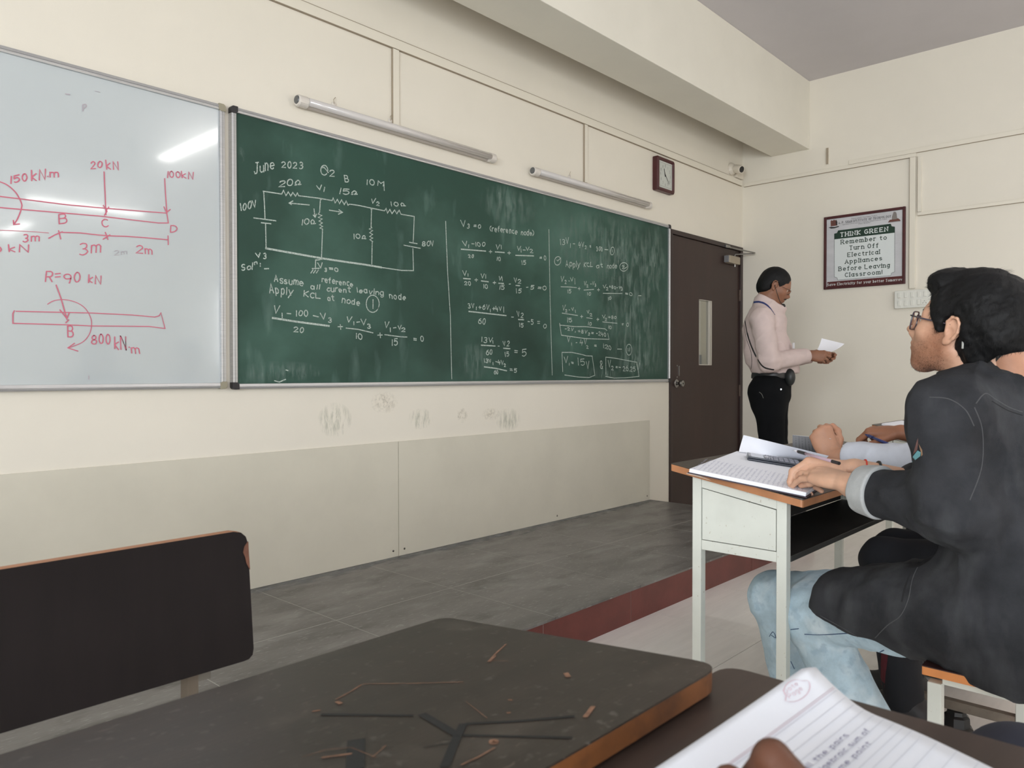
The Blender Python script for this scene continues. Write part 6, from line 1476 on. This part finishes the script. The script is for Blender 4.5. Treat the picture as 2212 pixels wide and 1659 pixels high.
# ------------------------------------------------------------------ students seen behind the denim shirt
def seated_back(t, cx0, hy, skincol, nm, cloth, trouser, fore, hx=0.0, head_az=10, lean=.09, hp=None, stripe=None, kz=.0):
    fr = frame((cx0+hx, hy, 1.235 if hp is None else hp), head_az, -8); c, f, l, u = fr
    neck = Vector((cx0, hy-.075, 1.06)); LS, RS = Vector((cx0-.165, .345, .985)), Vector((cx0+.165, .345, .985))
    S = Soft(); head(S, fr, .98); S.cone(c-f*.03-u*.055, neck-U0*.02, .052, .058, .03)
    S.cone(neck-U0*.11, Vector((cx0, .32, .62)), .070, .075, .03); S.cone(LS, RS, .05, .05, .05)
    LH, RH = Vector((cx0-.085, .33, .55)), Vector((cx0+.085, .33, .55))
    LK, RK = Vector((cx0-.06, .76, .515+kz)), Vector((cx0+.12, .78, .51)); LA, RA = LK+Vector((.01, -.06, -.44-kz)), RK+Vector((.02, -.03, -.43))
    for a, b, e in ((LH, LK, LA), (RH, RK, RA)): S.cone(a, b, .07, .05, .04); S.cone(b, e, .048, .034, .03)
    pts = []
    D = Soft(); D.cone(Vector((cx0, .335, .96)), Vector((cx0, .32, .60)), .132, .140, .05, (F0, .8)); D.cone(Vector((cx0, .32, .60)), Vector((cx0, .32, .50)), .145, .15, .04, (F0, .85))
    D.cone(LS+Vector((.03, 0, .008)), RS+Vector((-.03, 0, .008)), .066, .066, .05); D.cone(neck-U0*.025, Vector((cx0, .33, .93)), .066, .11, .04)
    for (sh, E_, W_, hf, hb_, hs, curls, cover) in fore(LS, RS):
        S.cone(sh, E_, .045, .038, .03); S.cone(E_, W_, .038, .026, .03); hand(S, W_+(W_-E_).normalized()*.015, hf, hb_, hs, s=1.0, curls=curls)
        D.cone(sh, E_, .062, .056, .04); D.cone(E_, E_.lerp(W_, cover), .054, .042, .03)
        cd = (W_-E_).normalized(); e0 = E_.lerp(W_, cover)
        D.ops.append((lambda X, Y, Z, cd=cd, e0=e0, W_=W_: np.maximum(-((X-e0.x)*cd.x+(Y-e0.y)*cd.y+(Z-e0.z)*cd.z), np.sqrt((X-W_.x)**2+(Y-W_.y)**2+(Z-W_.z)**2)-.22), None, None, .004, 'sub'))
        pts += [W_, W_+Vector(hf).normalized()*.20, E_]
    D.half(neck+Vector((0, .0, .020)), (0, .25, .97), .004)
    D.field(lambda X, Y, Z: .0032*wav(X, Y, Z, 61, 48)-crease(X, Y, Z, 64, 34, .006))
    hb = bounds([c], .16); gb_ = [bounds(pts[3*i:3*i+2], .06) for i in range(len(pts)//3)]; ab = bounds([LS, RS, LA, RA, RK]+pts, .09)
    body = softobj('body', [S.mesh(hb[0], hb[1], .0050)]+[S.mesh(g[0], g[1], .0034) for g in gb_]+[S.mesh(ab[0], (ab[1][0], ab[1][1], 1.08), .012)], skin(nm+'_skin', skincol), t, tintf(None, [(c+f*.088+u*.030, (.016, .050, .006), (.25, .22, .22), .5, .08)]))
    Hs = Soft(); P = lambda x, y, z: c+f*x+l*y+u*z; rot = (f, l, u)
    Hs.ell(P(-.018, 0, .042), (.106, .084, .094), rot, .02); Hs.ell(P(-.050, 0, .005), (.070, .077, .070), rot, .03); Hs.ell(P(.110, 0, -.020), (.062, .085, .085), rot, .010, 'sub')
    for q in (1, -1): Hs.ell(P(-.004, .088*q, -.010), (.028, .030, .036), rot, .006, 'sub')
    Hs.ell(P(.010, 0, -.110), (.095, .090, .068), rot, .012, 'sub'); Hs.field(lambda X, Y, Z: .0025*wav(X, Y, Z, 3, 120))
    softobj('hair', [Hs.mesh(hb[0], hb[1], .005)], M_hairb, t); eyes(fr, t, .98)
    sb = bounds([LS, RS, neck, Vector((cx0, .2, .46)), Vector((cx0, .45, .46))]+pts, .09)
    sh = softobj('shirt', [D.mesh(sb[0], sb[1], .0055)], cloth, t)
    J = Soft(); J.cone(LH+Vector((.03, -.02, 0)), RH-Vector((.03, .02, 0)), .10, .10, .04)
    for a, b, e in ((LH, LK, LA), (RH, RK, RA)): J.cone(a, b, .088, .066, .05); J.cone(b, e, .066, .058, .03)
    J.ops.append((lambda X, Y, Z: (Z-.460)+np.clip(Y-.47, 0, 1)*30+X*0, None, None, .004, 'sub')); J.half((0, 0, .06), (0, 0, -1), .004); J.field(lambda X, Y, Z: .003*wav(X, Y, Z, 71, 50))
    jb = bounds([LH, RH, LK, RK, LA, RA], .10); jn = softobj('trousers', [J.mesh(jb[0], jb[1], .0075)], trouser, t)
    for A0 in (LA, RA):
        Z_ = Soft(); q0 = Vector((A0.x, A0.y, .05)); Z_.cone(q0-F0*.04, q0+F0*.15-U0*.012, .046, .036, .03); Z_.cone(q0+U0*.03, q0+F0*.04, .05, .05, .03); Z_.half((0, 0, .002), (0, 0, -1), .003)
        zb = bounds([q0-F0*.05, q0+F0*.16], .08); softobj('shoe', [Z_.mesh(zb[0], zb[1], .009)], bpy.data.materials['dark_shoe'], t)
    return jn, sh
M_grey = mat('pale_grey_jersey', srgb(196, 200, 210), 0.9, var=0.04, scale=20, bump=0.2, bscale=400)
M_tr = mat('black_track_fabric', srgb(20, 22, 28), 0.85, var=0.15, scale=10); M_mar = mat('maroon_stripe', srgb(84, 22, 32), 0.8)
g1 = empty('person', (2.62, 0.32, 0), 'student in a pale grey long-sleeved top, mostly hidden behind the denim shirt, fist raised', 'person')
jn1, sh1 = seated_back(g1, 2.62, .500, srgb(186, 138, 112), 'tan', M_grey, M_tr,
    lambda LS, RS: [(LS, Vector((2.400, .560, .850)), Vector((2.470, .880, .838)), (.05, .38, .90), (-.86, -.45, .10), 1, [(70, 86, 50), (74, 88, 50), (78, 90, 50), (80, 90, 50)], .86), (RS, Vector((2.79, .47, .80)), Vector((2.70, .68, .85)), (0, 1, 0), (.2, 0, 1), -1, [(25, 30, 20)]*4, .9)], hx=.0, head_az=-6)
g2 = empty('person', (3.10, 0.32, 0), 'student farthest along the desk, only a brown writing hand with a blue pen visible', 'person')
jn2, sh2 = seated_back(g2, 3.12, .46, srgb(150, 102, 78), 'deep_tan', mat('brown_cotton', srgb(120, 96, 84), 0.9, var=.05), mat('dark_grey_cotton', srgb(40, 42, 46), 0.9),
    lambda LS, RS: [(LS, Vector((2.90, .560, .850)), Vector((2.880, .800, .895)), (-.10, .97, -.02), (-.30, .05, .95), -1, [(38, 44, 26), (44, 48, 28), (52, 54, 30), (60, 58, 30)], .35), (RS, Vector((3.36, .50, .80)), Vector((3.28, .66, .83)), (0, 1, 0), (.2, 0, 1), -1, [(25, 30, 20)]*4, .9)])
# red-brown side stripe down the shin seen under the denim student's thigh
ju = Surf(jn1); seamobj('maroon_side_stripe', ju, [([(1912, 1400), (1908, 1450), (1906, 1500), (1902, 1550)], .022)], M_mar, g1)
# ------------------------------------------------------------------ things on the students' desk
dkz = lambda y: zt(y, .784, .7735, 1.176, .8375)
def onTop(x, y, lift=0.0):
    d = ray(x, y); k = (.8375-.7735)/(1.176-.784); t_ = (.7735+lift-.784*k-CAM_Z)/(d.z-k*d.y); p = d*t_; p.z += CAM_Z; return p
TN = Vector((0, -(.8375-.7735), .392)).normalized()
def ruled(name, col, lines, margin=None, org=(0, 0), ax='XY', pitch=.008):
    return mat(name, col, .75)
M_rule = mat('grey_ruling', srgb(176, 180, 200), .8); M_inkb = mat('blue_grey_ink', srgb(168, 170, 190), .8)
nb = empty('notebook', onTop(1640, 1010), 'open ruled notebook under the calculator on the near school desk', 'notebook')
A1, A2, A3, A4 = onTop(1489, 1012, .016), onTop(1742, 1064, .016), onTop(1802, 1022, .016), onTop(1548, 976, .016)
e1 = (A2-A1).normalized(); e2 = TN.cross(e1).normalized()
w1 = (A2-A1).length; A4 = onTop(1592, 974, .016); A3 = A2+(A4-A1)*1.0; A4 = A1+(A3-A2)
def blk(a, b_, c_, d_, t0, t1): return [p-TN*t1 for p in (a, b_, c_, d_)]+[p-TN*t0 for p in (a, b_, c_, d_)]
MB().hexa(blk(A1, A2, A3, A4, 0, .0115)).build('page_block', M_paper, nb, bevel=.002)
MB().hexa(blk(A1-e1*.003-e2*.003, A2+e1*.003-e2*.003, A3+e1*.003+e2*.003, A4-e1*.003+e2*.003, .0118, .0138)).build('cover', mat('dark_purple_cover', srgb(52, 38, 50), .5), nb)
rl = MB()
for k in range(1, 25):
    a = A1+e1*(k*w1/25)+e2*.004; rl.hexa([p+TN*z for z in (.0001, .0003) for p in (a, a+e1*.0006, a+e1*.0006+e2*.196, a+e2*.196)])
o = rl.build('ruled_lines', M_rule, nb); o['kind'] = 'stuff'
rl = MB(); random.seed(9)
for k in range(1, 25):
    for q in range(9):
        if random.random() < .25: continue
        a = A1+e1*(k*w1/25-.003)+e2*(.012+q*.020); L_2 = random.uniform(.008, .016); rl.hexa([p+TN*z for z in (.0002, .0004) for p in (a, a+e1*.0009, a+e1*.0014+e2*L_2, a+e1*.0002+e2*L_2)])
o = rl.build('handwriting', M_inkb, nb); o['kind'] = 'stuff'
rp = sheet('raised_page', [onTop(1596, 976, .018), atD(1606, 940, 2.52), atD(1790, 985, 2.30), onTop(1770, 1000, .018)], M_paper, nb, .010, 10, .0008)
nb2 = empty('notebook', onTop(1740, 955), 'ruled notebook with a lifted page beside the raised fist', 'notebook')
q1, q2 = atD(1712, 940, 2.60), atD(1795, 948, 2.42); q3, q4 = onTop(1800, 985, .004), onTop(1712, 972, .004)
sheet('lifted_page', [q4, q3, q2, q1], M_paper, nb2, .0, 6, .0008)
b_ = MB()
for k in range(1, 12):
    s_ = k/12; a = q4.lerp(q3, s_); c_ = q1.lerp(q2, s_); dd = (q3-q4).normalized()*.0009; nn = -fw*.0012
    b_.add([a+nn, a+dd+nn, c_+dd+nn, c_+nn], [(0, 1, 2, 3)])
o = b_.build('ruled_lines', mat('dark_ruling', srgb(120, 120, 136), .8), nb2); o['kind'] = 'stuff'
q5 = [onTop(1712, 972, .003), onTop(1800, 985, .003), onTop(1830, 962, .003), onTop(1745, 950, .003)]
MB().hexa([p-TN*.0025 for p in q5]+q5).build('page_block', M_paper, nb2)
# calculator
ca = onTop(1614, 994, .0170); cb = onTop(1712, 1010, .0170); u1 = (cb-ca).normalized(); u2 = TN.cross(u1).normalized()
cal = empty('calculator', ca, 'black scientific calculator lying on the open notebook', 'calculator')
Lc, Wc, Hc = .158, .074, .0125
def cbx(x0, x1, y0, y1, z0, z1): return [ca+u1*x+u2*y+TN*z for z in (z0, z1) for (x, y) in ((x0, y0), (x1, y0), (x1, y1), (x0, y1))]
M_cal = mat('dark_blue_grey_plastic', srgb(52, 56, 66), .3, coat=.3)
MB().hexa(cbx(0, Lc, 0, Wc, 0, Hc*.55)).build('lower_shell', M_cal, cal, bevel=.0030)
MB().hexa(cbx(.001, Lc-.001, .001, Wc-.001, Hc*.58, Hc)).build('upper_shell', M_cal, cal, bevel=.0020)
MB().hexa(cbx(.010, .048, .008, Wc-.008, Hc, Hc+.0006)).build('display', mat('grey_display', srgb(170, 172, 182), .15), cal)
MB().hexa(cbx(.004, .0095, .020, Wc-.020, Hc, Hc+.0005)).build('solar_strip', mat('solar_strip', srgb(120, 112, 116), .2), cal)
MB().lathe(ca+u1*.061+u2*(Wc/2)+TN*Hc, TN, [(0, .011), (.0016, .0105), (.0022, .008)], 20).build('cursor_pad', mat('silver_pad', srgb(186, 188, 194), .25, .4), cal)
M_key = mat('grey_key', srgb(128, 128, 140), .4)
for r_ in range(8):
    nk = 6 if r_ < 3 else 5
    for k in range(nk):
        if r_ == 0 and k in (2, 3): continue
        x0 = .054+r_*.0078 if r_ < 3 else .078+(r_-3)*.0158; ww = .0052 if r_ < 3 else .0108
        if x0+ww > Lc-.004: continue
        y0 = .005+k*(Wc-.010)/nk; y1 = y0+(Wc-.010)/nk-.0035
        MB().hexa(cbx(x0, x0+ww, y0, y1, Hc, Hc+.0022)).build('key', M_key, cal)
# pens
def pen(name_label, a, b_, r_, body, tipm, capm, clip=True):
    d = (b_-a); L_ = d.length; d = d.normalized(); t = empty('pen', a, name_label, 'pen')
    MB().lathe(a, d, [(L_*.12, r_*.95), (L_*.90, r_)], 12).build('barrel', body, t, smooth=True)
    MB().lathe(a, d, [(0, r_*.15), (L_*.03, r_*.4), (L_*.12, r_*.95)], 12).build('tip', tipm, t, smooth=True)
    MB().lathe(a, d, [(L_*.86, r_*1.15), (L_, r_*1.1)], 12).build('end_cap', capm, t)
    MB().lathe(a, d, [(L_*.14, r_*1.12), (L_*.30, r_*1.12)], 12).build('grip', capm, t)
M_clear = mat('clear_violet_barrel', srgb(176, 150, 162), .1, coat=.4)
pen('clear ballpoint pen with black grip in the denim student\'s hand', atD(1712, 972, 2.10), atD(1813, 1001, 1.915), .0040, M_clear, mat('pale_tip', srgb(200, 200, 206), .3), M_blackcap)
pen('blue pen held by the brown hand farther along the desk', atD(1868, 938, 2.66), atD(1930, 964, 2.50), .0050, mat('blue_barrel', srgb(46, 56, 112), .35), mat('blue_tip', srgb(40, 46, 90), .35), mat('blue_cap', srgb(40, 50, 104), .35))
# notebook on the farther desk
k2 = (.862-.800)/(1.18-.79); tz2 = lambda y: .800+(y-.790)*k2
n3 = empty('notebook', (3.95, 1.0, tz2(1.0)), 'thin white notebook on the farther school desk', 'notebook')
N2 = Vector((0, -k2, 1)).normalized()
q = [Vector((x, y, tz2(y))) for x, y in ((3.79, .93), (4.10, .93), (4.10, 1.14), (3.79, 1.14))]
MB().hexa([p+N2*.002 for p in q]+[p+N2*.004 for p in q]).build('cover', mat('blue_grey_cover', srgb(86, 84, 120), .5), n3)
MB().hexa([p+N2*.0045 for p in q]+[p+N2*.013+Vector((0, 0, 0)) for p in q]).build('page_block', M_paper, n3, bevel=.001)

# ------------------------------------------------------------------ the viewer's notebook and hand at the bottom edge
vn = empty('notebook', atD(1790, 1560, .66), 'open ruled notebook with handwriting in the bottom right foreground', 'notebook')
QE = [atD(1752, 1430, .80), atD(1800, 1480, .77), atD(1862, 1530, .74), atD(1935, 1562, .71), atD(2005, 1592, .68), atD(2150, 1662, .62), atD(2340, 1760, .55)]
QC = catmull(QE, 6); TOPV = atD(1410, 1659, .605)-QE[0]
def pg(s, t_):
    """page surface: s along the top edge from the far corner, t down the right-hand edge, which curls down to the desk"""
    k = min(max(t_, 0), .9999)*(len(QC)-1); i = int(k); e = Vector(QC[i]).lerp(Vector(QC[i+1]), k-i)
    p = e+TOPV*(s*1.25); p.z += (.786-p.z)*min(1, s*1.1)*.5
    return p
NS, NT = 16, 20; v = [pg(i/NS, j/NT) for i in range(NS+1) for j in range(NT+1)]
def corner(p, i, j):
    return p
v[0] = v[0].lerp(v[NT+2], .45)
f = [(i*(NT+1)+j, (i+1)*(NT+1)+j, (i+1)*(NT+1)+j+1, i*(NT+1)+j+1) for i in range(NS) for j in range(NT)]
M_page = mat('white_page', srgb(226, 230, 238), .8)
o = MB().add(v, f).build('top_page', M_page, vn, smooth=True); sd = o.modifiers.new('thickness', 'SOLIDIFY'); sd.thickness = .0006; sd.offset = -1
o2 = MB().add([p-Vector((0, 0, .004)) for p in v], f).build('page_block', M_page, vn, smooth=True); sd = o2.modifiers.new('thickness', 'SOLIDIFY'); sd.thickness = .006; sd.offset = -1 if False else 1
o2.modifiers['thickness'].offset = -1
def pstrip(pts, wd):
    P_ = [pg(a, b_)+Vector((0, 0, .0012)) for a, b_ in pts]; vv = []; ff = []
    for i, p in enumerate(P_):
        d = (P_[min(i+1, len(P_)-1)]-P_[max(0, i-1)]).normalized(); s_ = Vector((0, 0, 1)).cross(d).normalized()*wd/2; vv += [p+s_, p-s_]
    for i in range(len(P_)-1): ff.append((2*i, 2*i+1, 2*i+3, 2*i+2))
    return vv, ff
b_ = MB()
for k in range(16):
    t_ = .20+.050*k; b_.add(*pstrip([(.012+.98*i/16, t_) for i in range(17)], .0006))
o = b_.build('ruled_lines', mat('faint_grey_ruling', srgb(198, 202, 211), .8), vn); o['kind'] = 'stuff'
b_ = MB()
for t_ in (.178, .186): b_.add(*pstrip([(.012+.98*i/16, t_) for i in range(17)], .0008))
b_.build('margin_line', mat('faint_pink_ruling', srgb(212, 198, 206), .8), vn)
# handwriting along the lines, reading from lower left to upper right
def ptext(b_, txt, s0, s1, t_, h, wd):
    g, adv = glyphs(txt)
    for q in g:
        pp = [(s0+(s1-s0)*a/adv, t_-y*h/6) for a, y in q]
        if len(pp) > 1: b_.add(*pstrip(pp, wd))
b_ = MB()
for (tx, s0, s1, t_) in (('product of all the pairs', .66, .17, .40), ('is equal to the algebraic sum of', .68, .10, .45), ('about the same point', .62, .16, .50)): ptext(b_, tx, s0, s1, t_, .028, .0008)
ptext(b_, 'of', .72, .69, .40, .028, .0008)
b_.build('handwriting', mat('violet_grey_ink', srgb(118, 116, 150), .8), vn)
b_ = MB()
ol = [(.16+.055*math.cos(a)*(1.4 if math.sin(a) > 0 else 1), .085+.050*math.sin(a)) for a in [k*math.pi/10 for k in range(21)]]; b_.add(*pstrip(ol, .0010))
ptext(b_, 'Date', .21, .13, .075, .022, .0007); ptext(b_, 'Page', .21, .13, .105, .022, .0007)
b_.build('printed_stamp', mat('faint_red_print', srgb(216, 192, 202), .8), vn)

vh = empty('person', (.62, .12, .80), 'brown hand of the viewer, knuckles and thumb on the foreground notebook', 'person')
S = Soft(); 
K1 = atD(1655, 1628, .50); W1 = atD(1900, 2050, .42); 
fd_ = (K1-W1).normalized()
S2 = Soft()
S2.cone(W1+Vector((-.03, -.24, .02)), W1, .045, .030, .03)
kx = [(1668, 1640, .500), (1575, 1690, .495), (1510, 1745, .49), (1460, 1800, .485)]
mc = [(1810, 1800, .46), (1740, 1850, .455), (1680, 1890, .45), (1620, 1930, .445)]
tp = [(1560, 1760, .53), (1480, 1790, .525), (1430, 1830, .52), (1400, 1870, .515)]
for i in range(4):
    m0 = atD(*mc[i]); k0 = atD(*kx[i]); t0 = atD(*tp[i]); S2.cone(W1, m0, .018, .0125, .012); S2.cone(m0, k0, .0125, (.0128, .0102, .010, .009)[i], .006); S2.cone(k0, t0, (.0112, .0098, .0095, .0085)[i], .0080, .004); S2.cone(t0, t0+(t0-k0).normalized()*.01+(W1-t0).normalized()*.016, .0080, .0070, .004)
S2.ell((W1+atD(*mc[1]))*.5, (.036, .042, .018), None, .02)
S2.cone(W1.lerp(atD(*mc[0]), .3), atD(1860, 1760, .48), .018, .0125, .01); S2.cone(atD(1860, 1760, .48), atD(1760, 1720, .52), .0118, .0100, .005)
hb = bounds([atD(*p) for p in kx+mc+tp]+[W1, atD(1860, 1760, .48)], .05)
lo_ = bounds([W1+Vector((-.03, -.24, .02)), W1], .06)
softobj('body', [S2.mesh(hb[0], hb[1], .0026), S2.mesh(lo_[0], lo_[1], .007)], skin('warm_brown_skin', srgb(92, 58, 42)), vh, tintf(None, []))
# knee of the neighbour at the bottom right corner
kn_ = empty('person', (1.2, .1, 0), 'knee in dark navy trousers at the bottom right corner', 'person')
S3 = Soft(); kc = atD(2206, 1690, .98)
S3.cone(kc+Vector((.08, -.42, .03)), kc, .080, .066, .03); S3.cone(kc, Vector((kc.x+.02, kc.y+.02, .10)), .064, .050, .03); S3.half((0, 0, .07), (0, 0, -1), .004)
kb = bounds([kc+Vector((.08, -.42, .03)), kc, Vector((kc.x, kc.y, .1))], .10); S3.field(lambda X, Y, Z: .002*wav(X, Y, Z, 81, 60))
softobj('trouser_leg', [S3.mesh(kb[0], kb[1], .007)], mat('dark_navy_cotton', srgb(40, 42, 54), .9, var=.1, scale=20), kn_)
q0 = Vector((kc.x+.02, kc.y+.03, .045)); Z_ = Soft(); Z_.cone(q0-F0*.04, q0+F0*.14, .044, .036, .03); Z_.cone(q0+U0*.05, q0, .04, .045, .03); Z_.half((0, 0, .002), (0, 0, -1), .003); zb = bounds([q0-F0*.05, q0+F0*.15], .09); softobj('shoe', [Z_.mesh(zb[0], zb[1], .009)], bpy.data.materials['dark_shoe'], kn_)
